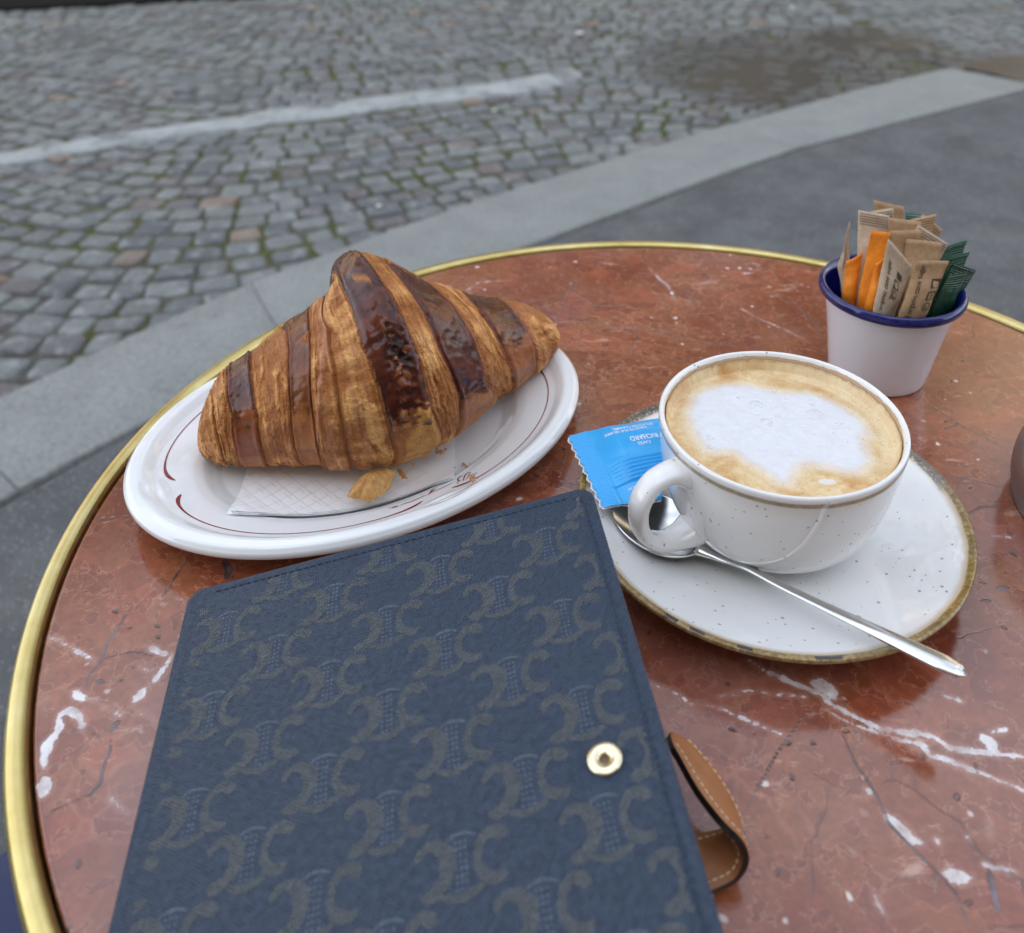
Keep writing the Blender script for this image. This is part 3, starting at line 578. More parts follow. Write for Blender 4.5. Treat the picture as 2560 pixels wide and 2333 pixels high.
def deco(a0, a1, r0, w0, w1, wm=.0028, n=200):
    t = np.linspace(0, 1, n); thd = a0 + (a1 - a0) * t
    rm = r0 - .0 * t
    e0 = np.exp(-(t / .05) ** 1.0); e1 = np.exp(-((1 - t) / .05) ** 1.0)
    rm = rm - w0 * e0 - w1 * e1
    hw = wm + .0065 * (t / .030) * np.exp(1 - t / .030) * .9 + .0065 * ((1 - t) / .035) * np.exp(1 - (1 - t) / .035) * .9
    hw = np.maximum(hw * np.clip(t / .006, 0, 1) * np.clip((1 - t) / .006, 0, 1), 1e-5)
    rows = []
    for s in (-1, 1):
        x, y = plate_xy(rm + s * hw, thd); rows.append(np.stack([x, y, TZ + plate_surf(rm + s * hw, thd) + .00016], -1))
    return np.concatenate(rows), grid_faces(2, n)
NG = sorted(NOTCH)
parts = [deco(NG[k] + R(4.5), (NG[(k + 1) % 4] + (2 * np.pi if k == 3 else 0)) - R(4.5), .852, .045, .045) for k in range(4)]
V, F = join(parts); mesh('border_line', V, [f[::-1] for f in F], M_mar, plate)
KS = [[(-18.4, 371.2), (-19.4, 369.5), (-20.3, 367.7)], [(-19.7, 370.3), (-20.7, 369.7), (-21.4, 367.9)], [(-21.3, 369.9), (-22.3, 368.8)], [(-21.6, 371.6), (-22.5, 372.3), (-23.7, 371.3), (-24.7, 368.0), (-25.1, 365.0)],
      [(-25.1, 365.0), (-23.7, 366.0), (-22.6, 369.3), (-21.8, 371.7)], [(-25.2, 370.0), (-26.6, 369.6), (-27.7, 366.7), (-27.0, 365.6), (-26.2, 366.1)], [(-26.3, 365.9), (-27.8, 364.1), (-27.6, 362.8)],
      [(-29.3, 365.5), (-31.3, 363.8), (-33.5, 362.3), (-35.1, 361.1), (-36.8, 360.0), (-38.4, 358.8), (-39.5, 358.2)], [(-39.5, 361.8), (-40.2, 359.2), (-40.9, 357.1), (-41.6, 356.1)], [(-38.2, 361.7), (-39.4, 359.0), (-40.7, 357.3)],
      [(-41.6, 356.1), (-43.3, 355.7), (-44.9, 354.3), (-46.5, 353.5), (-47.8, 352.5), (-49.3, 351.4), (-51.3, 350.7), (-52.9, 349.9), (-53.9, 348.7)], [(-54.7, 348.9), (-55.9, 348.3), (-57.2, 347.9)], [(-55.7, 349.1), (-56.3, 347.1)], [(-56.8, 348.9), (-57.9, 346.9)], [(-58.4, 348.1), (-59.1, 346.9)]]
KW = [.22, .2, .2, .36, .2, .38, .25, .22, .42, .2, .24, .28, .3, .3, .25]
def strokes(lines, widths, zfun, lift=.00022, off=(0, 0)):
    parts = []
    for L_, w in zip(lines, widths):
        q = spline([(a + off[0], b + off[1]) for a, b in L_], max(6, 7 * len(L_))) * .001; t = np.gradient(q, axis=0); t /= np.linalg.norm(t, axis=1)[:, None]; nrm = np.c_[-t[:, 1], t[:, 0]]
        s = np.linspace(0, 1, len(q)); hw = w * .00068 * (.5 + np.sin(np.pi * s) ** .7); rows = []
        for sg in (-1, 1):
            p = q + nrm * hw[:, None] * sg; rows.append(np.c_[p, zfun(p[:, 0], p[:, 1]) + lift])
        parts.append((np.concatenate(rows), grid_faces(2, len(q))))
    return join(parts)
def pz(x, y):
    r_, t_ = plate_inv(x, y); return TZ + plate_surf(r_, t_)
V, F = strokes(KS, KW, pz); V2 = V; mesh('script_lettering', V, F + [f[::-1] for f in []], M_mar, plate)

# ------------------------------------------------------------------ paper napkin
nap = thing('paper_napkin', (-.083, .372, TZ), 'folded white embossed paper napkin between croissant and plate', 'napkin')
m = Mat('napkin_paper', rough=.9, sss=.05, sscale=.002); v = m.attr('uvw', 'Vector')
ux, uy = m.sep(v, 0), m.sep(v, 1)
a1 = m.math('ADD', ux, uy); a2 = m.math('SUBTRACT', ux, uy)
P_ = .0098; D_ = .0016
def near_line(a): return m.math('SUBTRACT', 1.0, m.step(m.math('ABSOLUTE', m.math('SUBTRACT', m.math('FRACT', m.math('DIVIDE', m.math('ADD', a, 1.0), P_)), .5)), .022, .055))
def dots(a): return m.step(m.math('SINE', m.math('MULTIPLY', a, 2 * math.pi / D_)), -.1, .6)
h1 = m.math('MULTIPLY', near_line(a1), dots(a2)); h2 = m.math('MULTIPLY', near_line(a2), dots(a1)); hh = m.math('MAXIMUM', h1, h2)
off = m.math('MULTIPLY', near_line(m.math('ADD', a1, P_ * .32)), dots(a2)); hh = m.math('MAXIMUM', hh, m.math('MULTIPLY', off, m.step(m.math('SINE', m.math('MULTIPLY', a2, 2 * math.pi / .0196)), 0, .1)))
flat_ = m.step(ux, .088, .089); hh = m.math('MULTIPLY', hh, m.math('SUBTRACT', 1.0, flat_))
m.set(color=(.88, .885, .89), normal=m.bump(m.math('ADD', hh, m.math('MULTIPLY', m.noise(900, 2, .6, v), .10)), .8, .0007)); M_nap = m.m
NB = spline([(-133.0, 345.2), (-121.0, 345.6), (-105.5, 347.7), (-83.5, 350.6), (-73.2, 351.3), (-55.1, 359.4), (-40.1, 364.8), (-30.0, 367.6)], 90) * .001
NT = np.stack([np.linspace(-.1379, -.0334, 90), np.linspace(.3868, .4076, 90)], -1); NT2 = NT + np.array([.001, .025])
for lay in range(3):
    nvv = 40; rows = []; uvw = []
    for j in range(nvv):
        t = j / (nvv - 1); p = NB * (1 - t) + NT2 * t
        if lay: p = p + np.array([.0006 * lay * (1 if lay == 1 else -1), -.0008 * lay]) * (1 - t)
        r_, t_ = plate_inv(p[:, 0], p[:, 1]); zz = plate_surf(r_, t_)
        base = np.maximum(zz, .0058); w = .0009 * fbm(np.c_[p * 40, p[:, :1] * 0 + lay], 2, 3)
        lift = .0016 - .0004 * lay + np.abs(w) * .45 + .0009 * (1 - t) * (.4 + .6 * np.sin(np.linspace(0, 3.0, 90)) ** 2) * (1 - .25 * lay)
        rows.append(np.c_[p, TZ + base + lift]); uvw.append(np.c_[p[:, 0] + .133, p[:, 1] - .345, 0 * p[:, 0]])
    # relax rows so the paper bridges the well instead of hugging it
    A = np.array(rows); 
    for _ in range(12): A[1:-1, :, 2] = np.maximum(A[1:-1, :, 2], (A[:-2, :, 2] + A[2:, :, 2]) / 2)
    mesh('ply', A.reshape(-1, 3), grid_faces(nvv, 90, flip=True), M_nap, nap, attrs={'uvw': np.array(uvw).reshape(-1, 3)})

# ================================================================== CROISSANT
CRO = np.array([[-.1597, .3955, .0195, .0091], [-.1479, .3950, .0309, .0214], [-.1363, .3955, .0351, .0262], [-.1228, .3970, .0396, .0308], [-.1101, .3985, .0448, .0363], [-.0968, .3993, .0489, .0408], [-.0837, .4005, .0543, .0466], [-.0725, .4050, .0595, .0524], [-.0597, .4114, .0582, .0508], [-.0466, .4215, .0519, .0440], [-.0346, .4345, .0456, .0372], [-.0201, .4461, .0393, .0305], [-.0060, .4593, .0350, .0254], [.0080, .4735, .0295, .0194], [.0200, .4925, .0190, .0084]])
EPH = np.radians([-200, -30, 0, 30, 60, 90, 115, 200])
EDG = [[.081, .084, .074, .059, .045, .028], [.107, .110, .109, .097, .084, .078], [.160, .162, .159, .152, .142, .133], [.254, .254, .252, .247, .228, .211], [.306, .310, .304, .295, .285, .279], [.346, .341, .339, .334, .319, .306],
       [.391, .378, .370, .367, .362, .366], [.474, .455, .447, .437, .427, .428], [.509, .500, .482, .474, .471, .495], [.621, .565, .560, .559, .555, .590], [.735, .712, .696, .681, .690, .698], [.822, .806, .803, .802, .813, .838]]
nu, nv = 820, 440
d = np.r_[0, np.cumsum(np.linalg.norm(np.diff(CRO[:, :2], axis=0), axis=1))]; d /= d[-1]
x = np.linspace(0, 1, nu) * .75 + (1 - np.cos(np.linspace(0, np.pi, nu))) / 2 * .25
Q = cspl(d, CRO, x); C = Q[:, :3].copy(); r = Q[:, 3].copy()
for e_ in (x, 1 - x): r = r * np.sqrt(np.clip(1 - np.clip(1 - e_ / .022, 0, 1) ** 2.2, 0, 1))
T = np.gradient(C, axis=0); T[:, 2] = 0; T /= np.linalg.norm(T, axis=1)[:, None]; S = np.c_[T[:, 1], -T[:, 0], 0 * x]
ph = np.linspace(-np.pi / 2 - .0, 1.5 * np.pi, nv, endpoint=False)
Xg, Pg = np.meshgrid(x, ph, indexing='ij')
# band coordinate: which wrap of dough a surface point lies on
Eg = np.array([np.interp(ph, EPH, [e[0]] + e + [e[-1]]) for e in EDG])
wob = .0035 * vnoise(np.stack([np.repeat(np.arange(12)[:, None] * 7.3, nv, 1), np.repeat(ph[None] * 2.2, 12, 0), np.zeros((12, nv))], -1)) + .0012 * vnoise(np.stack([np.repeat(np.arange(12)[:, None] * 3.1, nv, 1), np.repeat(ph[None] * 9, 12, 0), np.ones((12, nv))], -1))
Eg = np.sort(Eg + wob, axis=0)
kn = np.concatenate([np.zeros((1, nv)), Eg, np.ones((1, nv))]); B = np.empty((nu, nv))
for j in range(nv): B[:, j] = np.interp(x, kn[:, j], np.arange(14))
K = np.clip(B.astype(int), 0, 12); fr = B - K
Pn3 = np.stack([np.repeat((C[:, 0])[:, None], nv, 1) + 0 * Pg, np.cos(Pg) * r[:, None], np.sin(Pg) * r[:, None]], -1)   # metric noise domain
GL = {2: (.95, 1.25), 4: (.80, .40), 7: (1.0, .1), 9: (1.0, .55), 11: (.95, .85)}
glaze = np.zeros((nu, nv)); dark = np.zeros((nu, nv)); mid = np.zeros((nu, nv))
n_lo = fbm(Pn3 * 130, 3, 21); n_mid = fbm(Pn3 * 420, 3, 22); n_hi = vnoise(Pn3 * 1500, 23); wq = .35 * fbm(Pn3 * 160, 2, 29); n_str = fbm(np.stack([B * 8.0 + wq * 2.2, Pg * 4.2, 0 * B], -1), 3, 31); n_st2 = fbm(np.stack([B * 21.0 + wq * 6, Pg * 6.5, 0 * B + 4], -1), 3, 37)
phd = np.degrees(Pg)
LIM = {2: 24, 4: 14, 7: -4, 9: -4, 11: 30}
for k, (amt, lowmid) in GL.items():
    inb = (K == k); e = sstep(.0, .05, fr) * (1 - sstep(.95, 1.0, fr)); e = np.where(inb, sstep(-.25, .15, e * 1.3 - .22 + n_mid * .35 + n_lo * .25), 0)
    if k == 4: e = e * sstep(-.35, .05, n_lo + .28 - .25 * np.abs(fr - .45))
    if k == 9: e = e * (1 - .8 * sstep(88, 100, phd + 30 * n_mid))
    glaze = np.where(inb, e, glaze)
    lim = LIM[k] + 16 * n_lo + 10 * n_mid
    dk = sstep(-7, 7, phd - lim); dark = np.where(inb, e * dk * amt, dark); mid = np.where(inb, e * (1 - dk) * lowmid * (1 - sstep(10, 45, -phd)), mid)
# the torn patch half way down the main band
tear = np.exp(-(((phd - 33) / 17) ** 2 + ((fr - .62) / .30) ** 2) * 1.3) * (K == 7); tear2 = np.exp(-(((phd - 6) / 13) ** 2 + ((fr - .45) / .33) ** 2)) * (K == 7)
# displacement in millimetres
H_ = np.zeros((nu, nv))
plateau = {0: 0, 1: .3, 2: .9, 3: 0.1, 4: -.4, 5: .2, 6: .7, 7: 1.7, 8: .2, 9: .6, 10: .1, 11: .5, 12: .2}
pl = np.array([plateau[k] for k in range(13)]); H_ += pl[K]
light = np.clip(1 - glaze, 0, 1)
H_ += light * (.50 * np.sin(np.pi * fr) - .25)
rdg = 1 - 2 * np.abs(n_st2 * 1.6); rdg2 = 1 - 2 * np.abs(n_str * 1.5)
strw = np.where(K == 6, .30, np.where(K == 5, .6, 1.0))
H_ += light * strw * (.50 * n_str + .22 * rdg + .20 * rdg2)
H_ += light * (1 - strw) * .35 * n_mid
fk1 = fbm(np.stack([B * 4.2, Pg * 1.5, 0 * B + 13], -1), 2, 81); fk2 = fbm(np.stack([B * 7.5, Pg * 1.9, 0 * B + 17], -1), 2, 83)
flk = sstep(-.004, .012, fk1 - .06) * .45 + sstep(-.004, .010, fk2 - .08) * .30; flk_edge = np.exp(-((fk1 - .055) / .010) ** 2) + np.exp(-((fk2 - .075) / .009) ** 2)
H_ += light * flk
H_ += 1.15 * n_lo + light * (.34 * n_mid + .15 * n_hi)
H_ += glaze * (.30 * n_lo + .22 * fbm(Pn3 * np.array([180, 330, 330]), 2, 41) * (phd < 78))
for k in range(1, 13):
    dB = (B - k) * .045 * 190 * .8      # distance to the seam in about millimetres
    side = 1 if k in (2, 4, 7, 9, 11) else -1
    H_ += -.80 * np.exp(-(dB / .38) ** 2) + .60 * np.exp(-((dB - side * .75) / .5) ** 2)
    for q_ in (1, 2, 3):   # paired thin layers beside every seam
        H_ += -.42 / q_ * np.exp(-((dB + side * 1.15 * q_) / .28) ** 2) * light
H_ += tear * (-2.2 + 4.2 * fbm(Pn3 * np.array([420, 420, 420]), 2, 51)) + tear2 * 1.3 * n_mid
rib = np.exp(-(((B - 5.62 - .012 * (phd - 40)) * 9) / .9) ** 2) * sstep(-20, 10, phd) * (1 - sstep(85, 100, phd)); H_ += rib * 1.0
ends = np.sqrt(np.clip(r / .02, 0, 1)); H_ *= ends[:, None]
Pw = C[:, None, :] + (r[:, None] + H_ * .001)[..., None] * (np.cos(Pg)[..., None] * S[:, None, :] + np.sin(Pg)[..., None] * np.array([0, 0, 1.]))
floor = .0098; zc = Pw[..., 2]; Pw[..., 2] = np.where(zc < floor + .004, floor + .004 * np.exp(np.clip((zc - floor - .004) / .004, -8, 0)) , zc)
Pw[..., 2] += TZ
# colour
L1 = np.array([.54, .225, .060]); L2 = np.array([.34, .110, .023]); L3 = np.array([.80, .43, .155]); DK = np.array([.038, .007, .004]); DK2 = np.array([.125, .021, .007]); MD = np.array([.26, .074, .025]); CR = np.array([.20, .055, .016])
tcol = np.clip(.5 + .9 * n_lo + .35 * n_str, 0, 1)[..., None]; colr = L2 + (L1 - L2) * tcol
colr = colr + (L3 - colr) * np.clip((H_ - .55) / 1.3, 0, .85)[..., None] * light[..., None]  # paler ridges: local highlights put into the crust colour
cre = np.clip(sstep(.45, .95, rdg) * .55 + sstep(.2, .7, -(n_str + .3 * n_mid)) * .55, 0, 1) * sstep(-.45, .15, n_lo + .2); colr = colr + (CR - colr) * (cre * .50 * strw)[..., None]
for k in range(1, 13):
    dB = (B - k) * .045 * 190 * .8; sm = np.exp(-(dB / .34) ** 2) * (.45 + .4 * np.clip(.5 + n_lo * 1.5, 0, 1)); colr = colr + (CR - colr) * sm[..., None]  # crease shading put into the crust colour along each seam
# crust colour gets darker over the top and far side
colr = colr * (1 - .22 * sstep(60, 110, phd)[..., None]) 
colr = colr + (CR * 1.1 - colr) * np.clip(flk_edge * light * .65, 0, .8)[..., None]; colr = colr * (1 + .16 * (flk - .3) * light)[..., None]
redl = sstep(.2, .6, vnoise(np.stack([B * 6, Pg * 1.6, 0 * B + 9], -1))); colr = colr + (np.array([.40, .15, .075]) - colr) * (redl * .45 * light)[..., None]
colr = colr + (np.array([.42, .17, .09]) - colr) * (rib * .8)[..., None]
dm = np.clip(.45 + .5 * n_mid + .8 * n_lo, 0, 1)[..., None]
colr = colr + (MD * (1 + .25 * n_lo[..., None]) - colr) * (mid * .92)[..., None]
colr = colr + ((DK + (DK2 - DK) * dm) - colr) * dark[..., None]
colr = colr + (np.array([.025, .008, .006]) - colr) * np.clip(tear * 1.2 * (n_mid < .05) + tear2 * .8 * (n_mid < -.15), 0, 1)[..., None]
colr = colr + (np.array([.36, .13, .05]) - colr) * np.clip(tear * 1.1 * (n_mid > .22), 0, 1)[..., None]
# a scratch of bare dough across the glossy centre band
scr = np.exp(-(((phd - (92 - 26 * fr)) / 3.2) ** 2)) * ((fr > .32) & (fr < .68)) * (K == 7); colr = colr + (np.array([.42, .17, .05]) - colr) * (scr * .9)[..., None]
peel = ((K == 7) & (fr > .30)) * sstep(.0, .12, n_mid * .6 + n_lo * .3 - (phd + 12 - 26 * (fr - .5)) / 34.); colr = colr + (np.array([.56, .27, .065]) * (1 + .5 * n_mid[..., None]) - colr) * (peel * .85)[..., None]
crk = np.exp(-((np.abs(n_mid + .4 * n_lo - .1)) / .035) ** 2) * mid * (K == 7); colr = colr + (np.array([.22, .07, .03]) - colr) * (crk * .6)[..., None]
colr = np.clip(colr, .004, .9)
cro = thing('croissant', (-.065, .43, TZ + .01), 'large golden croissant with dark glazed bands on the oval plate', 'croissant')
m = Mat('baked_crust', sss=.06, sscale=.004); v = m.geo(); ca = m.attr('crust', 'Color'); gl = m.attr('gloss')
micro = m.noise(1500, 3, .7, v); mic2 = m.noise(620, 3, .6, v); bub = m.voro(950, v)
lightm = m.math('SUBTRACT', 1.0, gl)
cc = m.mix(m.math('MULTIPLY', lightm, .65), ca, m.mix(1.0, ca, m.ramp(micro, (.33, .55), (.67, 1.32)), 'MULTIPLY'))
m.set(color=cc, rough=m.math('SUBTRACT', .62, m.math('MULTIPLY', gl, .36)), spec=.30, coat=m.math('ADD', .03, m.math('MULTIPLY', gl, .15)), coatr=.05,
      normal=m.bump(m.math('ADD', m.math('MULTIPLY', m.math('ADD', micro, m.math('MULTIPLY', bub, .9)), m.math('ADD', m.math('MULTIPLY', lightm, .9), .06)), m.math('MULTIPLY', mic2, m.math('ADD', m.math('MULTIPLY', lightm, .8), .15))), .55, .0006))
m.set(ssr=(1.0, .35, .12)); M_crust = m.m
gloss = np.clip(dark * 1.0 + mid * .8 + rib * .55 + .10, 0, 1) * (1 - .75 * np.clip(scr, 0, 1)) * (1 - .6 * np.clip(tear, 0, 1)) * (1 - .5 * peel)
F = grid_faces(nu, nv, closed_v=True, flip=True).tolist(); F += [list(range(nv)), [(nu - 1) * nv + k for k in range(nv)][::-1]]
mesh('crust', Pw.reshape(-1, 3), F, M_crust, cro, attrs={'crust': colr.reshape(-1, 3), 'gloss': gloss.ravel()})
# lifted brown flake edge hanging at the lower right of the main band
def ragged(poly, z, amp, th_, seed, zf=None, n=60, bow=.002):
    q = spline(list(poly) + [poly[0]], n)[:-1] * .001; c0 = q.mean(0); q = q + amp * fbm(np.c_[q * 900, np.arange(len(q)) * .9], 2, seed)[:, None] * (q - c0) / (np.linalg.norm(q - c0, axis=1)[:, None] + 1e-9)
    rings = [1, .86, .66, .44, .22]; V = []
    for s in rings:
        p = c0 + (q - c0) * s; zz = z + bow * (1 - s ** 2) + .0011 * fbm(np.c_[p * 420, p[:, :1] * 0 + seed], 2, seed) + .0006 * fbm(np.c_[p * 1300, p[:, :1] * 0 + seed], 1, seed + 1)
        V.append(np.c_[p, zz])
    V.append(np.array([[c0[0], c0[1], z + bow]])); n_ = len(q); up_ = np.concatenate(V); dn = up_ - np.array([0, 0, th_])
    F = grid_faces(len(rings), n_, closed_v=True).tolist() + [[(len(rings) - 1) * n_ + j, (len(rings) - 1) * n_ + (j + 1) % n_, len(rings) * n_] for j in range(n_)]
    o_ = len(up_); F2 = [[i + o_ for i in f][::-1] for f in F]; F3 = [[j, j + o_, (j + 1) % n_ + o_, (j + 1) % n_] for j in range(n_)]
    return np.concatenate([up_, dn]), F + F2 + F3
m = Mat('pastry_flake', rough=.42, sss=.25, sscale=.003, spec=.5); v = m.geo()
m.set(color=m.ramp(m.noise(260, 5, .7, v), (.28, (.20, .075, .018)), (.45, (.50, .24, .065)), (.65, (.66, .38, .13)), (.85, (.36, .15, .04))), ssr=(1, .4, .12), normal=m.bump(m.noise(500, 4, .7, v), .6, .001)); M_flake = m.m
fl = [(-78.5, 349.3), (-78.2, 353), (-76.5, 356.8), (-73, 362.5), (-70.2, 365.2), (-64, 366.5), (-60.7, 367.0), (-57.7, 367.5), (-57.6, 363.8), (-58.9, 360.0), (-59.7, 355.9), (-62.5, 351.0), (-66.6, 347.7), (-70, 347.2), (-72.5, 348.6), (-75.5, 348.2)]
V, F = ragged(fl, TZ + .0190, .0006, .0005, 3, n=120, bow=.0075); tag(mesh('pastry_flake', V, F, M_flake), 'large curled golden flake lying on the napkin edge', 'flake')
V, F = ragged([(-57.7, 371.6), (-55.5, 371.0), (-53.5, 368.2), (-52.1, 365.5), (-54.4, 364.5), (-55.2, 366.6), (-56.5, 368.4)], TZ + .0165, .0008, .0004, 5, bow=.0015); tag(mesh('pastry_flake', V, F, M_flake), 'short brown flake standing just behind the large flake on the napkin', 'flake')
V, F = ragged([(-39.9, 387.6), (-38.2, 388.4), (-36.0, 388.3), (-35.6, 386.9), (-37.2, 385.9), (-39.6, 386.1)], TZ + .0145, .0006, .0005, 7, bow=.0006); tag(mesh('pastry_flake', V, F, M_flake), 'orange crumb flake near the right corner of the napkin', 'flake')
V, F = ragged([(-21.9, 360.9), (-18.9, 360.7), (-19.2, 357.6), (-20.0, 357.2)], TZ + .0206, .0002, .0004, 9, bow=.0004); tag(mesh('pastry_flake', V, F, M_flake), 'triangular flake on the front lip of the oval plate', 'flake')
V, F = ragged([(-26.9, 386.5), (-25.2, 387.1), (-24.8, 386.2), (-25.8, 385.6)], TZ + .0072, .0002, .0004, 11, bow=.0003); tag(mesh('pastry_flake', V, F, M_flake), 'tiny flake on the bare plate right of the napkin', 'flake')
for k, (a, b, z, lab) in enumerate([(-39.4, 390.4, .0132, 'dark speck above the orange crumb flake'), (-34.8, 390.2, .0132, 'dark speck right of and above the orange crumb flake'), (-35.2, 388.6, .0136, 'dark speck just right of the orange crumb flake'), (-30.3, 381.9, .0080, 'dark speck on the plate beside the napkin edge'), (-24.3, 383.3, .0080, 'dark speck on the plate farther right of the napkin'), (-50.5, 378.5, .0135, 'dark speck on the smooth middle of the napkin')]):
    V, F = ragged([(a - .6, b), (a, b + .35), (a + .6, b + .1), (a, b - .35)], TZ + z + .0008, .0002, .0004, 13 + k, n=14, bow=.0003)
    tag(mesh('crumb', V, F, M_flake), lab, 'crumb', 'crumbs beside the croissant')
# ================================================================== SAUCER, CUP, COFFEE, SPOON
CC = np.array([.1171, .3411])
def text_mesh(body, size=1.0, xscale=1.0, align='LEFT', bold=0.0):
    cu = bpy.data.curves.new('lettering', 'FONT'); cu.body = body; cu.size = size; cu.align_x = align; cu.resolution_u = 3; cu.offset = bold
    o = bpy.data.objects.new('lettering', cu); col.objects.link(o)
    dg = bpy.context.evaluated_depsgraph_get(); me = o.evaluated_get(dg).to_mesh()
    V = np.array([v.co[:] for v in me.vertices]).reshape(-1, 3); F = [list(p.vertices) for p in me.polygons]
    o.evaluated_get(dg).to_mesh_clear(); bpy.data.objects.remove(o); bpy.data.curves.remove(cu)
    V[:, 0] *= xscale; return V, F
m = Mat('speckled_glaze', spec=.55, coat=.7, coatr=.03)
def speckle_glaze(name, kind):
    m = Mat(name, spec=.55, coat=.6, coatr=.02); v = m.geo()
    dx = m.math('SUBTRACT', m.sep(v, 0), float(CC[0])); dy = m.math('SUBTRACT', m.sep(v, 1), float(CC[1])); rr = m.math('SQRT', m.math('ADD', m.math('MULTIPLY', dx, dx), m.math('MULTIPLY', dy, dy)))
    v2 = m.warp(v, 300, .0012, 2)
    f = m.voro(290, v2); rn = m.n('SeparateColor', 0, Color=m.voro(290, v2, out='Color')); rn2 = m.n('SeparateColor', 1, Color=m.voro(290, v2, out='Color'))
    rad = m.math('ADD', .075, m.math('MULTIPLY', m.math('MULTIPLY', rn2, rn2), .14)); sp = m.math('MULTIPLY', m.math('LESS_THAN', f, rad), m.step(rn, .40, .44))
    base = m.mix(m.step(m.noise(18, 4, .6, v), .45, .8), (.80, .802, .795), (.77, .765, .745))
    c = m.mix(m.math('MULTIPLY', sp, .9), base, m.ramp(rn2, (.3, (.10, .085, .075)), (.9, (.35, .30, .27))))
    an = m.math('ARCTAN2', dy, dx); n1 = m.noise(110, 4, .7, v); n2 = m.noise(420, 4, .7, v)
    gold = m.ramp(m.math('ADD', m.math('MULTIPLY', n2, .6), m.math('MULTIPLY', n1, .4)), (.30, (.10, .055, .012)), (.48, (.25, .155, .040)), (.62, (.42, .31, .14)), (.75, (.60, .54, .40)))
    if kind == 'saucer':
        q = m.math('ADD', rr, m.math('MULTIPLY', m.math('SUBTRACT', n1, .5), .0016))
        halo = m.step(q, .0808, .0842); c = m.mix(m.math('MULTIPLY', halo, .8), c, (.52, .38, .20))
        # brushed blue-black glaze on the far and right hand stretches of the rim
        ca_ = m.math('COSINE', m.math('SUBTRACT', an, R(32))); cb_ = m.math('COSINE', m.math('SUBTRACT', an, R(128)))
        br = m.math('MAXIMUM', m.step(ca_, .87, .93), m.step(cb_, .90, .95)); br = m.math('MULTIPLY', br, m.math('MULTIPLY', m.step(q, .0822, .0836), m.step(m.noise(700, 3, .7, v), .36, .52)))
        c = m.mix(m.step(q, .0838, .0848), c, gold); c = m.mix(m.math('MULTIPLY', br, .85), c, (.055, .050, .055))
        # short black dashes on the near lip
        aj = m.math('ADD', an, m.math('MULTIPLY', m.math('SUBTRACT', m.noise(90, 3, .6, v), .5), .05)); blk = None
        for a0, hw_ in ((-130, 2.0), (-122.5, 2.4), (-110, 2.1), (-89, 4.2)):
            w_ = m.math('SUBTRACT', 1.0, m.step(m.math('ABSOLUTE', m.math('SUBTRACT', aj, R(a0))), R(hw_ * .8), R(hw_))); blk = w_ if blk is None else m.math('MAXIMUM', blk, w_)
        blk = m.math('MULTIPLY', blk, m.math('MULTIPLY', m.step(q, .0846, .0853), m.math("SUBTRACT", 1.0, m.step(q, .0872, .0877))))
        c = m.mix(m.math('MULTIPLY', blk, .95), c, (.022, .022, .028))
    else:
        z = m.math('SUBTRACT', m.sep(v, 2), TZ); zq = m.math('ADD', z, m.math('MULTIPLY', m.math('SUBTRACT', m.noise(60, 3, .6, v), .5), .0014))
        line = m.math('MULTIPLY', m.step(zq, .0632, .0643), m.math('SUBTRACT', 1.0, m.step(zq, .0655, .0664))); line = m.math('MULTIPLY', line, m.step(rr, .0505, .0512))
        c = m.mix(m.math('MULTIPLY', line, .78), c, m.ramp(n2, (.3, (.13, .085, .025)), (.7, (.40, .30, .13))))
        inner = m.math('MULTIPLY', m.math('LESS_THAN', m.math('ADD', rr, m.math('MULTIPLY', n1, .0006)), .0509), m.math('GREATER_THAN', z, .05)); c = m.mix(m.math('MULTIPLY', inner, .85), c, (.46, .27, .11))
    m.set(color=c, rough=.055, normal=m.bump(m.noise(22, 2, .5, v), .06, .004)); return m.m
bpy.data.materials.remove(m.m)
M_saucer = speckle_glaze('speckled_glaze_saucer', 'saucer'); M_cup = speckle_glaze('speckled_glaze_cup', 'cup')
SP = [(0, 4.6), (.020, 4.6), (.0285, 4.7), (.0300, 5.3), (.034, 6.0), (.05, 8.6), (.065, 12.2), (.076, 15.8), (.0825, 18.4), (.0855, 19.9), (.0869, 20.5), (.0877, 20.1), (.08785, 19.0), (.0870, 17.8), (.083, 15.6), (.07, 10.8), (.05, 5.2), (.037, 2.6), (.0345, .2), (.0325, .0), (.0305, .2), (.029, 2.0), (0, 2.2)]
saucer = thing('saucer', (CC[0], CC[1], TZ), 'speckled cream saucer with brown-gold edge under the coffee cup', 'saucer')
V, F = lathe(smooth_prof([(a, b * .001) for a, b in SP], 5), 220, (CC[0], CC[1], TZ)); mesh('dish', V, [f[::-1] for f in F], M_saucer, saucer)
def saucer_z(x, y):
    r_ = np.hypot(np.asarray(x) - CC[0], np.asarray(y) - CC[1]); a = np.array(SP[:11]); return np.interp(r_, a[:, 0], a[:, 1] * .001)
cup = thing('coffee_cup', (CC[0], CC[1], TZ + .0045), 'speckled cream cappuccino cup with brown rim line on the saucer', 'cup')
CP = [(0, .0085), (.0225, .0085), (.0245, .0058), (.0260, .0048), (.0275, .0050), (.0285, .0078), (.0345, .0112), (.0415, .0180), (.0465, .0275), (.0497, .0390), (.0516, .0510), (.0527, .0610), (.0532, .0660), (.0530, .0680), (.0521, .0688), (.0511, .0682), (.0505, .0665), (.0500, .0630), (.0490, .0500), (.0455, .0320), (.0350, .0180), (.0200, .0135), (0, .0130)]
V, F = lathe(smooth_prof(CP, 5), 200, (CC[0], CC[1], TZ)); mesh('bowl', V, [f[::-1] for f in F], M_cup, cup)
ha = R(205.5); hd = np.array([math.cos(ha), math.sin(ha)])
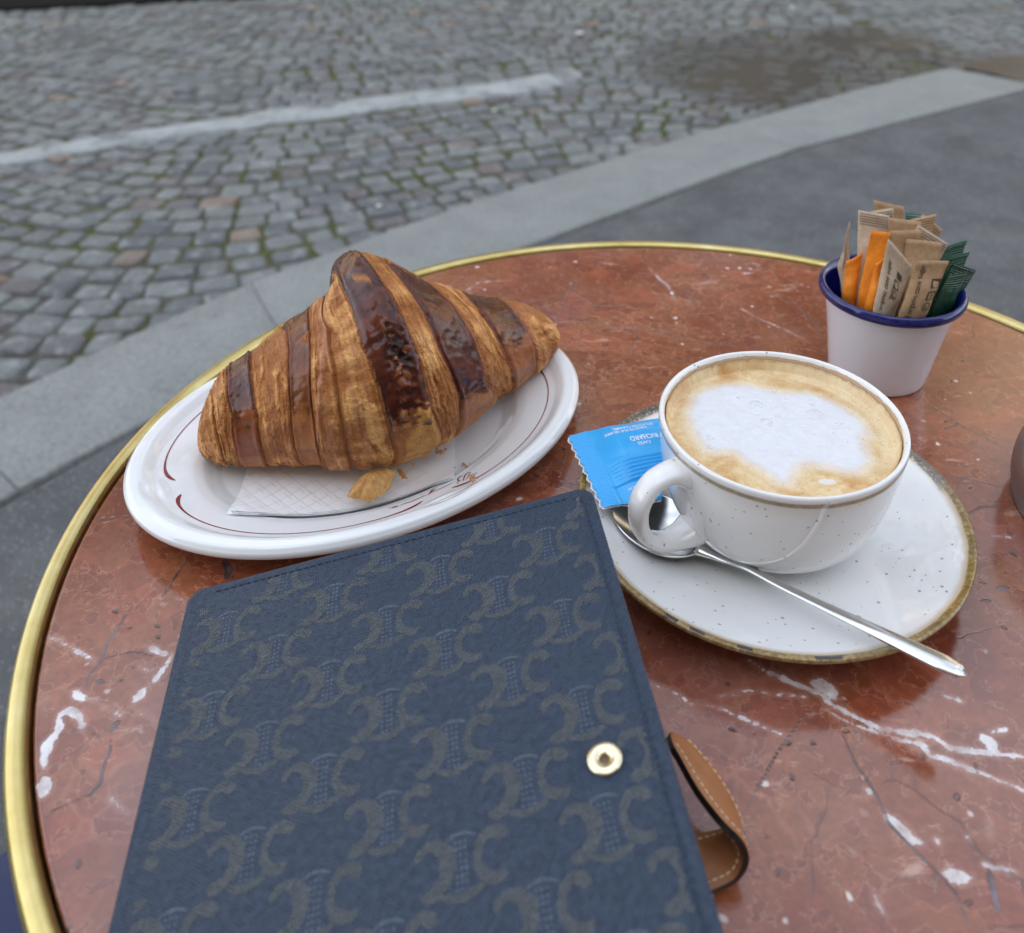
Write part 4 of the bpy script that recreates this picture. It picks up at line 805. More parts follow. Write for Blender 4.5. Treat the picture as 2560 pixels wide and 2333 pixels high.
hp = spline([(.0490, .0555), (.0570, .0588), (.0650, .0575), (.0712, .0500), (.0722, .0395), (.0680, .0285), (.0590, .0215), (.0490, .0205), (.0410, .0225)], 60)
path = np.c_[CC[0] + hd[0] * hp[:, 0], CC[1] + hd[1] * hp[:, 0], TZ + hp[:, 1]]
sidev = np.array([-hd[1], hd[0], 0]); tt = np.linspace(0, 1, 60); wd = .0056 + .0030 * np.exp(-(tt / .10) ** 2) + .0034 * np.exp(-((1 - tt) / .12) ** 2)
Tn = np.gradient(path, axis=0); Tn /= np.linalg.norm(Tn, axis=1)[:, None]; Hn = np.cross(Tn, sidev); a_ = np.linspace(0, 2 * np.pi, 22, endpoint=False); hv = []
for k in range(60):
    for t in a_:
        cw, sw = math.cos(t), math.sin(t); hv.append(path[k] + sidev * wd[k] * np.sign(cw) * abs(cw) ** .85 + Hn[k] * wd[k] * .62 * np.sign(sw) * abs(sw) ** .9)
mesh('handle', hv, grid_faces(60, 22, closed_v=True), M_cup, cup)

# coffee: crema with a white milk foam island
coffee = thing('coffee', (CC[0], CC[1], TZ + .06), 'milky cappuccino with a white foam island filling the cup', 'coffee')
FO = np.array([(-37.6, 16.6), (-33.7, 27.1), (-27.0, 33.0), (-16.3, 36.5), (-6.3, 36.3), (2.8, 32.4), (12.0, 29.8), (20.5, 29.6), (28.5, 23.5), (34.7, 16.3), (39.3, 7.2), (39.6, -3.6), (35.0, -5.6), (34.9, -11.8), (34.1, -19.8), (30.9, -25.6), (24.4, -28.3), (18.4, -27.2), (14.3, -24.3), (8.5, -22.2), (1.7, -24.1), (-1.9, -30.6), (-5.0, -35.2), (-9.5, -33.3), (-14.1, -26.6), (-19.0, -20.8), (-22.9, -14.7), (-30.4, -13.6), (-36.0, -12.5), (-37.8, -4.2), (-39.3, 6.6)])
def poly_sd(P, Q):
    D = np.full(len(P), 1e9); inside = np.zeros(len(P), bool); n = len(Q)
    for i in range(n):
        a, b = Q[i], Q[(i + 1) % n]; ab = b - a; t = np.clip(((P - a) @ ab) / (ab @ ab), 0, 1); D = np.minimum(D, np.linalg.norm(P - (a + t[:, None] * ab), axis=1))
        c = ((a[1] > P[:, 1]) != (b[1] > P[:, 1])); xi = (b[0] - a[0]) * (P[:, 1] - a[1]) / ((b[1] - a[1]) if b[1] != a[1] else 1e-9) + a[0]; inside ^= c & (P[:, 0] < xi)
    return np.where(inside, -D, D)
nr, nt = 190, 460; rq = np.r_[np.linspace(0, .0478, nr - 26), np.linspace(.0478, .0500, 27)[1:]]; nr = len(rq); th = np.linspace(0, 2 * np.pi, nt, endpoint=False)
X = rq[:, None] * np.cos(th); Y = rq[:, None] * np.sin(th); P2 = np.stack([X, Y], -1).reshape(-1, 2) * 1000
sdm = poly_sd(P2, FO) + .9 * fbm(np.c_[P2 * .16, P2[:, :1] * 0], 3, 61) + .35 * fbm(np.c_[P2 * 1.1, P2[:, :1] * 0], 2, 62)
white = (1 - sstep(-5.0, 2.6, sdm + .8 * fbm(np.c_[P2 * 2.4, P2[:, :1] * 0], 2, 67))) * (.93 + .07 * sstep(-.4, .3, fbm(np.c_[P2 * 1.6, P2[:, :1] * 0], 3, 68))); rr_ = np.hypot(P2[:, 0], P2[:, 1])
climb = sstep(47.2, 50, rr_); wn_ = fbm(np.c_[P2 * .5, P2[:, :1] * 0 + 3], 3, 63)
Z = .0603 + climb * (.0050 + .0006 * wn_) + .00025 * wn_ + .00045 * white + .00035 * fbm(np.c_[P2 * .09, P2[:, :1] * 0], 2, 64)
tan_ = np.array([.58, .325, .120]); pale = np.array([.76, .60, .35]); brn = np.array([.40, .215, .075]); wh = np.array([.71, .725, .765])
tq = np.clip(.5 + .45 * wn_ + .9 * fbm(np.c_[P2 * .14, P2[:, :1] * 0 + 7], 2, 65), 0, 1)[:, None]; cc_ = tan_ + (pale - tan_) * tq
rightback = sstep(10, 40, P2[:, 0] * .9 + P2[:, 1] * .25) * sstep(41, 44.5, rr_); cc_ = cc_ + (np.array([.80, .66, .42]) - cc_) * (rightback * .75)[:, None]
streak_ = np.exp(-((sdm - 3.2 + 1.6 * wn_) / 1.5) ** 2) * (.35 + .6 * sstep(-.1, .3, wn_)) ; cc_ = cc_ + (brn - cc_) * (streak_ * .24)[:, None]
cc_ = cc_ + (brn * np.array([1, .95, .9]) - cc_) * (sstep(48.9, 49.9, rr_) * .75)[:, None]
bubs = np.array([(-29, -17), (22, -31), (12, -28)]); isl = (np.exp(-(((P2[:, 0] - 11) / 4) ** 2 + ((P2[:, 1] + 33) / 2) ** 2)) > .45).astype(float) * .7
white = np.maximum(white, isl); cc_ = cc_ + (np.array([.78, .66, .46]) - cc_) * (np.exp(-((sdm - .5) / 3.0) ** 2) * .6)[:, None]; cc_ = cc_ + (wh * (1 - .05 * np.clip(fbm(np.c_[P2 * .35, P2[:, :1] * 0 + 21], 3, 69), -1, 1))[:, None] - cc_) * white[:, None]
V = np.c_[P2 * .001 + CC, TZ + Z]
m = Mat('foam_and_crema', sss=.12, sscale=.003, spec=.5); v = m.geo(); ca = m.attr('foam', 'Color'); wa = m.attr('white')
bb = m.voro(900, m.warp(v, 400, .001)); bc = m.n('SeparateColor', 0, Color=m.voro(900, m.warp(v, 400, .001), out='Color')); pits = m.math('MULTIPLY', m.math('SUBTRACT', 1.0, m.step(bb, .10, .34)), m.step(bc, .62, .75))
pit_b = m.math('MULTIPLY', pits, m.math('SUBTRACT', 1.0, wa)); cc2 = m.mix(m.math('MULTIPLY', pit_b, .55), ca, (.26, .13, .05)); cc2 = m.mix(m.math('MULTIPLY', m.math('MULTIPLY', pits, wa), .10), cc2, (.55, .56, .60))
m.set(color=cc2, rough=.26, ssr=(1, .8, .6), normal=m.bump(m.math('ADD', m.math('MULTIPLY', pits, -.8), m.math('MULTIPLY', m.noise(700, 3, .6, v), .5)), .45, .0005)); M_foam = m.m
mesh('surface', V, grid_faces(nr, nt, closed_v=True), M_foam, coffee, attrs={'foam': cc_, 'white': white})
m = Mat('bubble_film', color=(.86, .86, .87), rough=.04, spec=.8, alpha=.38, coat=1.0, coatr=.02); M_bub = m.m
for k, (x, y, s) in enumerate([(-5.4, 20.0, 3.1), (-4.2, 6.4, 3.0), (18.6, 11.8, 4.3), (19.4, 18.4, 1.8), (-31.4, -3.8, 1.8), (-32.6, -10.0, 1.6), (-17.6, 35.0, 1.0), (5.5, 30.7, 1.3), (27.7, 4.7, 1.6), (26.7, -7.0, 1.4), (29.8, .9, 1.3), (10.4, -25.7, 1.5), (1.9, 10.8, 1.5), (9, 24, 1.0), (-13, 25, 1.1), (23, -1, .9)]):
    s *= .001; V, F = lathe([(0, s * .42), (s * .35, s * .38), (s * .7, s * .26), (s * .9, s * .12), (s, 0)], 24, (CC[0] + x * .001, CC[1] + y * .001, TZ + .0607)); mesh('bubble', V, [f[::-1] for f in F], M_bub, coffee)

m = Mat('polished_steel', metal=1.0, color=(.70, .70, .69)); v = m.geo(); m.set(rough=m.math('ADD', .10, m.math('MULTIPLY', m.noise(120, 4, .7, v), .16)), normal=m.bump(m.noise(70, 2, .5, v), .04, .001)); M_steel = m.m
spoon = thing('teaspoon', (.10, .30, TZ), 'polished steel teaspoon lying on the saucer beneath the cup handle', 'spoon')
A_ = np.array([.0872, .3132, .0158]); B_ = np.array([.1624, .2397, .0290]); ax = A_ - B_; ax[2] = 0; ax /= np.linalg.norm(ax); sd_ = np.array([-ax[1], ax[0], 0])
bc_ = np.array([.0650, .3335, .0]); hl, hwid = .0245, .0178; rows = []; bax = np.array([.0610 - .0872, .3375 - .3132, 0]); bax /= np.linalg.norm(bax); bsd = np.array([-bax[1], bax[0], 0]); nS, nQ = 26, 40
Vt = []
for i in range(nS):
    q = i / (nS - 1)
    for j in range(nQ):
        t = 2 * np.pi * j / nQ; cx, sx_ = math.cos(t), math.sin(t); egg = 1 - .16 * cx * (cx < 0) * -1 - .10 * abs(cx) * (cx > 0)
        px_ = hl * q * cx; py_ = hwid * q * sx_ * (1 - .14 * cx); Vt.append(bc_ + bax * px_ + bsd * py_ + np.array([0, 0, TZ + .0105 + .0062 * q ** 2.1]))
Vt = np.array(Vt); th_ = .0011; Vb_ = Vt.copy(); Vb_[:, 2] -= th_
edge_ = Vt[-nQ:] + (Vt[-nQ:] - bc_ - np.array([0, 0, TZ + .016])) * .012; edge_[:, 2] = Vt[-nQ:, 2] - th_ * .5
VV = np.concatenate([Vt, edge_, Vb_.reshape(nS, nQ, 3)[::-1].reshape(-1, 3)]); mesh('bowl', VV, grid_faces(2 * nS + 1, nQ, closed_v=True), M_steel, spoon)
# neck and shaft
sp_ = spline([bc_ - bax * .0225 + np.array([0, 0, .0160]), A_ + np.array([0, 0, -.0002]), A_ + (B_ - A_) * .18, A_ + (B_ - A_) * .5, A_ + (B_ - A_) * .8, B_], 60)
sp_[:, 2] += TZ + .0012 * np.exp(-((np.linspace(0, 1, 60) - .2) / .1) ** 2); t = np.linspace(0, 1, 60); w = np.interp(t, [0, .06, .14, .25, .5, .75, .93, .985, 1], [.0060, .0034, .0021, .0019, .0024, .0034, .0043, .0034, .0012])
V, F = tube(sp_, w, 18, flat=.48); mesh('shaft', V, F, M_steel, spoon)

# ================================================================== BLUE BISCUIT PACKET
pk = thing('biscuit_packet', (.045, .37, TZ + .022), 'bright blue wrapped caramel biscuit tucked under the cup on the saucer', 'biscuit packet')
PTL = np.array([.0266, .3886]); PU = np.array([.9738, .2272]); PV_ = np.array([.2292, -.9734])
def pk_z(u, v):
    """height of the wrapper above the table, metres"""
    vv = np.clip(v / .0555, 0, 1); ue = sstep(.008, .022, u); puff = (np.sin(np.pi * np.clip(vv, 0, 1)) ** .45) * ue
    z = .0225 + .0055 * puff + .0016 * vv * (1 - ue)
    rid = (.00050 * np.sin((v - .0300 + .0018 * np.sin((u - .01) * 70)) / .0024 * 2 * np.pi) * sstep(.029, .032, v) * (1 - sstep(.0435, .0455, v)) * sstep(.010, .02, u))
    crimp = .00022 * np.sin(v / .0015 * 2 * np.pi) * (u < .0095) + .00035 * np.exp(-((u - .0095) / .0006) ** 2)
    step_ = .0011 * (1 - sstep(.0452, .0460, v + .0016 * np.sin(u * 60)))
    return z + rid + crimp + step_ * sstep(.0, .012, u) + .0005 * fbm(np.stack([u * 90, v * 90, u * 0], -1), 2, 71)
nU, nV_ = 90, 190; ug = np.linspace(0, 1, nU); vg = np.linspace(0, .0555, nV_)
U_, V_ = np.meshgrid(ug, vg, indexing='ij'); umax = .052 - .42 * V_; tooth = np.abs(((V_ / .0062) % 1) - .5) * 2 * .0013
uu = tooth + (umax - tooth) * U_; xy = PTL + uu[..., None] * PU + V_[..., None] * PV_; zz = pk_z(uu, V_)
m = Mat('blue_wrapper', rough=.30, spec=.5, coat=.4, coatr=.12); v = m.geo(); m.set(color=(.020, .40, .86), normal=m.bump(m.noise(130, 3, .5, v), .18, .002)); M_blue = m.m
M_wht = Mat('white_ink', color=(.86, .88, .9), rough=.4).m
V = np.concatenate([np.c_[xy.reshape(-1, 2), TZ + zz.ravel()]]); mesh('wrapper', V, grid_faces(nU, nV_, flip=True), M_blue, pk)
low = zz.copy() - .0012 - .0045 * (np.sin(np.pi * np.clip(V_ / .0555, 0, 1)) ** .5) * sstep(.008, .022, uu); low = np.maximum(low, saucer_z(xy[..., 0], xy[..., 1]) + .0006)
V = np.c_[(xy - PU * .0007 * (U_ < .02)[..., None]).reshape(-1, 2), TZ + np.minimum(low, zz - .0003).ravel()]; mesh('wrapper_back', V, grid_faces(nU, nV_), M_wht, pk)
def pk_text(body, end_xy, size, xs, bold=0.0, ang=192.9, conf=None):
    V, F = text_mesh(body, size, xs, 'RIGHT', bold); a = R(ang); X = V[:, 0] * math.cos(a) - V[:, 1] * math.sin(a) + end_xy[0]; Y = V[:, 0] * math.sin(a) + V[:, 1] * math.cos(a) + end_xy[1]
    d_ = np.c_[X, Y] - PTL; u = d_ @ PU; v_ = d_ @ PV_
    keep = u < .051 - .42 * v_; F = [f for f in F if all(keep[i] for i in f)]
    if not F: return
    mesh('lettering', np.c_[X, Y, TZ + pk_z(u, v_) + .00018], F, M_wht, pk, smooth=False)
pk_text('GALETTE PUR BEURRE', (.0445, .3838), .0030, .74, .00002)
pk_text('ÉCLATS DE CARAMEL', (.0486, .3878), .0030, .74, .00002)
pk_text('1892', (.0617, .3808), .0016, 1.0)
pk_text('RICHARD', (.0562, .3792), .0056, .60, .00006)
pk_text('CAFÉS', (.0598, .3745), .0033, .72, .00003)
pk_text('Peut contenir des traces de : soja.', (.0577, .3500), .0022, .74, ang=195)
pk_text('Contient : gluten, œufs, lait.', (.0518, .3456), .0022, .74, ang=195)

# ================================================================== ENAMEL POT WITH SACHETS
EC = np.array([.2153, .4754])
pot = thing('enamel_pot', (EC[0], EC[1], TZ), 'white enamel pot with navy rim holding sugar sachets', 'pot')
m = Mat('white_enamel', color=(.77, .79, .84), rough=.10, spec=.5, coat=.5, coatr=.03); m.set(normal=m.bump(m.noise(30, 2, .5, m.geo()), .05, .003)); M_en = m.m
m = Mat('navy_enamel', color=(.006, .008, .105), rough=.09, spec=.45, coat=.25, coatr=.02); m.set(normal=m.bump(m.noise(60, 2, .5, m.geo()), .10, .002)); M_nv = m.m
V, F = lathe(smooth_prof([(0, .0012), (.0215, .0012), (.0240, .0003), (.0266, .0006), (.0276, .0028), (.0288, .0100), (.0318, .030), (.0350, .0475), (.0360, .0540)], 5), 140, (EC[0], EC[1], TZ)); mesh('body', V, [f[::-1] for f in F], M_en, pot)
V, F = lathe(smooth_prof([(0, .0030), (.0235, .0034), (.0262, .010), (.0300, .030), (.0335, .0475), (.0350, .0545)], 5), 140, (EC[0], EC[1], TZ)); mesh('lining', V, F, M_nv, pot)
V, F = lathe(smooth_prof([(.0345, .0530), (.0350, .0560), (.0368, .0588), (.0386, .0593), (.0399, .0575), (.0400, .0552), (.0388, .0535), (.0372, .0532), (.0358, .0536)], 5), 160, (EC[0], EC[1], TZ)); mesh('rim', V, [f[::-1] for f in F], M_nv, pot)
def paper(name, c0, c1, rough=.75):
    m = Mat(name, rough=rough, spec=.3); v = m.geo(); m.set(color=m.ramp(m.noise(380, 4, .7, v), (.3, c0), (.7, c1)), normal=m.bump(m.noise(500, 3, .6, v), .35, .0006)); return m.m
M_k1 = paper('kraft_paper', (.38, .235, .125), (.52, .34, .195)); M_k2 = paper('pale_kraft_paper', (.47, .36, .25), (.60, .48, .36)); M_or = paper('orange_paper', (.72, .20, .012), (.86, .29, .03), .42); M_gr = paper('green_paper', (.004, .028, .014), (.008, .048, .026), .35); M_gr2 = paper('green_crimp', (.008, .065, .038), (.02, .12, .07), .35)
M_ink = Mat('brown_ink', color=(.07, .045, .035), rough=.6).m; M_pale = Mat('pale_ink', color=(.45, .55, .50), rough=.6).m
SQ = [('kraft sachet standing tallest at the back with folded striped top', M_k1, .22, [[.2063, .5, .1005], [.2243, .5, .0961], [.2112, .495, .0659], [.2282, .495, .0626]]),
 ('wide pale kraft sachet with striped top, back left of the pot', M_k2, .40, [[.1931, .487, .1004], [.2112, .487, .0967], [.1933, .478, .0749], [.2113, .478, .0702]]),
 ('kraft sachet with small black mark near its top edge', M_k1, .12, [[.2089, .482, .0978], [.2284, .482, .0946], [.2102, .475, .0703], [.2283, .475, .0686]]),
 ('kraft sachet filling the gap between the two back rows', M_k2, .45, [[.2010, .492, .0965], [.2150, .492, .0990], [.2050, .485, .0690], [.2190, .485, .0690]]),
 ('kraft sachet behind the broad plain one, tilted left', M_k1, .4, [[.2235, .489, .0925], [.2380, .489, .0965], [.2200, .480, .0680], [.2330, .480, .0690]]),
 ('pale striped sachet leaning right in the middle of the pot', M_k2, .5, [[.2241, .476, .0957], [.2410, .476, .0849], [.2145, .472, .0733], [.2316, .472, .0627]]),
 ('kraft sachet with striped end leaning right at the back', M_k1, .5, [[.2347, .497, .0927], [.2469, .497, .0827], [.2257, .488, .0693], [.2380, .488, .0615]]),
 ('green sachet end just showing behind the kraft ones', M_gr2, .3, [[.2282, .505, .0897], [.2382, .505, .0888], [.2282, .495, .0703], [.2373, .495, .0686]]),
 ('plain kraft sachet directly right of the tall orange one', M_k1, .2, [[0.204, 0.466, 0.0976], [0.2217, 0.466, 0.0974], [0.2046, 0.462, 0.0685], [0.2221, 0.462, 0.0683]]),
 ('broad plain kraft sachet above the printed front one', M_k1, .3, [[.2127, .464, .0935], [.2332, .464, .0906], [.2117, .458, .0677], [.2308, .458, .0652]]),
 ('narrow pale sachet turned edge-on at the far left', M_k2, .25, [[0.1863, 0.476, 0.0771], [0.1855, 0.476, 0.0983], [0.1875, 0.478, 0.0577], [0.1902, 0.478, 0.0568]]),
 ('tall orange sachet in the middle of the orange group', M_or, .16, [[0.1945, 0.466, 0.0972], [0.204, 0.466, 0.0969], [0.192, 0.462, 0.0583], [0.2029, 0.462, 0.0551]]),
 ('short orange sachet leftmost with slanted top', M_or, .3, [[0.1854, 0.471, 0.076], [0.1939, 0.471, 0.0819], [0.1848, 0.468, 0.0595], [0.1931, 0.468, 0.0548]]),
 ('small folded orange sachet in front beside the printed one', M_or, .16, [[0.1958, 0.457, 0.0826], [0.2004, 0.457, 0.0863], [0.1929, 0.455, 0.0589], [0.1996, 0.455, 0.0581]]),
 ('printed kraft sachet with slanted top and round recycling mark', M_k2, .0, [[0.1978, 0.453, 0.0998], [0.2149, 0.453, 0.0818], [0.1953, 0.45, 0.0596], [0.2099, 0.45, 0.0571]]),
 ('printed kraft sachet in front reading organic cane sugar', M_k1, .0, [[0.2137, 0.449, 0.0877], [0.231, 0.449, 0.0874], [0.2083, 0.446, 0.059], [0.2242, 0.446, 0.0597]]),
 ('green sachet highest of the right group, crimped end bent right', M_gr2, .6, [[0.2439, 0.484, 0.0767], [0.2567, 0.484, 0.082], [0.2404, 0.482, 0.054], [0.2523, 0.482, 0.0553]]),
 ('green sachet fanned below the highest green one', M_gr2, .6, [[0.248, 0.48, 0.0732], [0.2567, 0.48, 0.0775], [0.241, 0.478, 0.05], [0.25, 0.478, 0.0483]]),
 ('dark green sachet leaning farthest right over the rim', M_gr, .35, [[0.2468, 0.474, 0.0733], [0.2593, 0.474, 0.0687], [0.2385, 0.47, 0.0531], [0.2494, 0.47, 0.0483]]),
 ('dark green ribbed sachet lowest at the right front', M_gr, .7, [[0.2392, 0.462, 0.0721], [0.2492, 0.462, 0.0742], [0.2311, 0.458, 0.0537], [0.243, 0.458, 0.0524]])]
for k, (lab, mat, crimp, q) in enumerate(SQ):
    TLq, TRq, BLq, BRq = [np.array(a) + [0, 0, TZ] for a in q]; rows = []
    def low(p): return np.r_[(p[:2] - EC) * .60 + EC, TZ + .012 + .0006 * k]
    L3, R3 = low(BLq), low(BRq); ns, nw = 34, 11; wv_ = .0008 * RNG.normal(size=2)
    Lc = spline([TLq, (TLq * .5 + BLq * .5), BLq, L3], ns); Rc = spline([TRq, (TRq * .5 + BRq * .5), BRq, R3], ns)
    front, back = [], []
    for i in range(ns):
        t = i / (ns - 1); w = Rc[i] - Lc[i]; dn = Lc[min(i + 1, ns - 1)] - Lc[max(i - 1, 0)]; nn = np.cross(dn, w); nn /= np.linalg.norm(nn) + 1e-9
        if nn[1] > 0: nn = -nn
        puff = .0030 * sstep(.10, .26, t) * (1 - .3 * sstep(.6, 1, t))
        for j in range(nw):
            s = j / (nw - 1); prof_ = math.sin(math.pi * s) ** .6; rib_ = .00022 * math.sin(t * 34 * 2 * math.pi / 3.1) * (t < max(crimp * .45, .12))
            p = Lc[i] + w * s; cur = nn * (.0011 * math.sin(s * 3.1 + k) + wv_[0] * s)
            front.append(p + cur + nn * (puff * prof_ + .0002 + rib_)); cz_ = nn * .0011 * float(mnoise.noise(Vector((p[0] * 130, p[1] * 130, p[2] * 130 + k * 5)))) * min(1, 3 * t); front[-1] = front[-1] + cz_; back.append(p + cur - nn * (puff * prof_ + .0002) + nn * rib_ + cz_)
    fa = grid_faces(ns, nw); nF = ns * nw; V = np.concatenate([front, back]); F = fa.tolist() + (fa + nF)[:, ::-1].tolist()
    # close the rim of the sleeve
    loop = [j for j in range(nw)] + [i * nw + nw - 1 for i in range(1, ns)] + [(ns - 1) * nw + j for j in range(nw - 2, -1, -1)] + [i * nw for i in range(ns - 2, 0, -1)]
    F += [[a, b, b + nF, a + nF][::-1] for a, b in zip(loop, loop[1:] + loop[:1])]
    st = thing('sugar_sachet', tuple((L3 + R3) / 2), lab, 'sachet', 'sachets in the enamel pot'); mesh('sleeve', V, F, mat, st)
    FR = np.array(front).reshape(ns, nw, 3)
    def on_sleeve(s, t, lift=.0003):
        i = np.clip(t, 0, 1) * (ns - 1); j = np.clip(s, 0, 1) * (nw - 1); i0 = np.clip(i.astype(int), 0, ns - 2); j0 = np.clip(j.astype(int), 0, nw - 2); a, b = (i - i0)[:, None], (j - j0)[:, None]
        p = FR[i0, j0] * (1 - a) * (1 - b) + FR[i0 + 1, j0] * a * (1 - b) + FR[i0, j0 + 1] * (1 - a) * b + FR[i0 + 1, j0 + 1] * a * b
        d1 = FR[i0 + 1, j0] - FR[i0, j0]; d2 = FR[i0, j0 + 1] - FR[i0, j0]; n_ = np.cross(d1, d2); n_ /= np.linalg.norm(n_, axis=1)[:, None]; n_ *= np.where(n_[:, 1] > 0, -1, 1)[:, None]
        return p + n_ * lift
    Wd = np.linalg.norm(TRq - TLq); Ln = np.linalg.norm(np.diff(Lc, axis=0), axis=1).sum()
    def sprint(body, s0, t0, size, mat_, xs=1.0, updown=True, bold=0):
        V, F = text_mesh(body, size, xs, 'LEFT', bold); s = s0 - V[:, 1] / Wd; t = t0 - V[:, 0] / Ln
        if not updown: s = s0 + V[:, 0] / Wd; t = t0 - V[:, 1] / Ln
        mesh('print', on_sleeve(s, t), F, mat_, st, smooth=False)
    def shape(Q, mat_):   # Q in millimetres on the sleeve: (across from left, down from top)
        Q = np.array(Q, float) * .001; mesh('print', on_sleeve(Q[:, 0] / Wd, Q[:, 1] / Ln), [list(range(len(Q)))], mat_, st, smooth=False)
    def ring(cx, cy, r0, r1, mat_, n=20, a0=0, a1=360):
        t = np.radians(np.linspace(a0, a1, n)); V = np.concatenate([np.c_[cx + r0 * np.cos(t), cy + r0 * np.sin(t)], np.c_[cx + r1 * np.cos(t), cy + r1 * np.sin(t)]]) * .001
        mesh('print', on_sleeve(V[:, 0] / Wd, V[:, 1] / Ln), grid_faces(2, n), mat_, st, smooth=False)
    def stripe(y_, h_, mat_):
        xs_ = np.linspace(.04, .96, 15); s = np.r_[xs_, xs_]; t = np.r_[np.full(15, y_), np.full(15, y_ + h_)] * .001 / Ln
        mesh('print', on_sleeve(s, t), grid_faces(2, 15), mat_, st, smooth=False)
    if 'round recycling mark' in lab:
        sprint('organic cane sugar', .26, .47, .0048, M_ink, .82, bold=.00004); sprint('filtration', .50, .36, .0034, M_ink, .8)
        ring(14.5, 26, 2.2, 2.7, M_ink); ring(14.5, 26, .9, 1.5, M_ink, a0=30, a1=250); shape([(11.8, 16.5), (17.2, 17.2), (17.6, 22.2), (12.2, 21.6)], M_ink); shape([(12.6, 17.4), (16.4, 17.9), (16.7, 21.5), (13.0, 21.0)], M_k2); shape([(14, 18.2), (15.6, 19.2), (15.0, 21), (14.1, 20.8)], M_ink); shape([(13.6, 11.2), (19, 12), (19.2, 15.6), (13.8, 15.0)], M_ink)
    if 'organic cane sugar' in lab:
        sprint('and organic cane sugar', .34, .52, .0046, M_ink, .80, bold=.00004)
        ring(13.5, 26, 2.0, 2.5, M_ink); ring(13.5, 26, .7, 1.3, M_ink, a0=30, a1=250); shape([(11.4, 17), (16.4, 17), (16.4, 22.2), (11.4, 22.2)], M_ink); shape([(12.2, 17.8), (15.6, 17.8), (15.6, 21.4), (12.2, 21.4)], M_k1); shape([(13.6, 18.4), (14.7, 18.6), (14.0, 21), (13.3, 20.8)], M_ink); shape([(11.8, 10.2), (17.6, 10.2), (17.6, 15.4), (11.8, 15.4)], M_ink)
    if 'wide pale kraft' in lab: sprint('&', .52, .30, .0075, M_ink, 1.0)
    if 'small black mark' in lab: sprint('+', .45, .16, .0050, M_ink, 1.0)
    if 'middle of the pot' in lab and 'striped' in lab: sprint('LT', .66, .16, .0036, M_ink, 1.0, updown=False)
    if 'farthest right' in lab: sprint('PURE', .30, .44, .0050, M_pale, .9)
    if crimp > .35 and mat in (M_k1, M_k2):
        for a in range(5): stripe(1.4 + a * 1.5, .30, M_ink)
    if mat in (M_gr, M_gr2):
        for a in range(6): stripe(1.2 + a * 1.35, .20, M_pale)

# ================================================================== NOTEBOOK
bTL = np.array([-.138, .2968, TZ + .015]); U3 = np.array([.9701, .1165, .2131]); V3 = np.array([.1154, -.9931, .02]); U3 /= np.linalg.norm(U3); V3 /= np.linalg.norm(V3); N3 = np.cross(V3, U3); N3 /= np.linalg.norm(N3)
def bk3(P, n=0.0):
    P = np.asarray(P, float); return bTL + P[:, :1] * U3 + P[:, 1:2] * V3 + (np.broadcast_to(np.asarray(n, float), (len(P),)))[:, None] * N3
book = thing('notebook', (-.02, .20, TZ), 'navy monogrammed canvas notebook cover lying in the foreground', 'notebook')
def canvas(name, c0, c1, alpha=None):
    m = Mat(name, rough=.52, spec=.35); v = m.attr('uvw', 'Vector'); u_, w_ = m.sep(v, 0), m.sep(v, 1)
    nz = m.math('MULTIPLY', m.noise(160, 3, .6, v), .0011)
    l1 = m.math('SINE', m.math('MULTIPLY', m.math('ADD', m.math('SUBTRACT', m.math('MULTIPLY', u_, .80), m.math('MULTIPLY', w_, -.60)), nz), 2 * math.pi / .00098))
    l2 = m.math('SINE', m.math('MULTIPLY', m.math('ADD', m.math('SUBTRACT', m.math('MULTIPLY', u_, .55), m.math('MULTIPLY', w_, .83)), nz), 2 * math.pi / .00105))
    sel = m.step(m.noise(420, 3, .7, v), .38, .62); h = m.math('ADD', m.math('MULTIPLY', l1, .6), m.math('MULTIPLY', l2, m.math('MULTIPLY', sel, .55)))
    m.hh = h; f = m.math('ADD', m.math('MULTIPLY', h, .40), m.math('ADD', .22, m.math('MULTIPLY', m.noise(300, 3, .6, v), .55)))
    m.set(color=m.ramp(f, (.25, c0), (.85, c1)), normal=m.bump(h, 1.0, .0005), rough=.46)
    if alpha: m.set(alpha=m.math('MULTIPLY', m.step(m.math('ADD', m.math('MULTIPLY', l1, .26), m.noise(700, 3, .7, v)), alpha[0], alpha[1]), alpha[2]))
    return m.m
M_canvas = canvas('navy_canvas', (.039, .061, .103), (.063, .092, .142)); M_print = canvas('taupe_print', (.100, .117, .132), (.165, .179, .188), (.14, .42, .90)); M_print2 = canvas('taupe_print_thin', (.115, .150, .205), (.17, .21, .27), (.16, .40, .95))
BW, BH = .1752, .245
def rrect(x0, y0, x1, y1, r_, n=8):
    o = []
    for cx, cy, a0 in ((x1 - r_, y1 - r_, 0), (x0 + r_, y1 - r_, 90), (x0 + r_, y0 + r_, 180), (x1 - r_, y0 + r_, 270)):
        for k in range(n + 1): t = R(a0 + 90 * k / n); o.append((cx + r_ * math.cos(t), cy + r_ * math.sin(t)))
    return np.array(o)
P = rrect(.0, .0, BW, BH, .0065); n_ = len(P); cen = P.mean(0)
rings = [(0, -.0030), (0, -.0012), (.0004, -.0004), (.0013, 0.0), (.0034, .00005), (.0046, -.00022), (.0058, .00012)]; VV = []; UVW = []
def inset(P, d_):
    q = P.copy(); x0, y0, x1, y1 = P[:, 0].min(), P[:, 1].min(), P[:, 0].max(), P[:, 1].max(); return np.c_[x0 + d_ + (q[:, 0] - x0) * (x1 - x0 - 2 * d_) / (x1 - x0), y0 + d_ + (q[:, 1] - y0) * (y1 - y0 - 2 * d_) / (y1 - y0)]
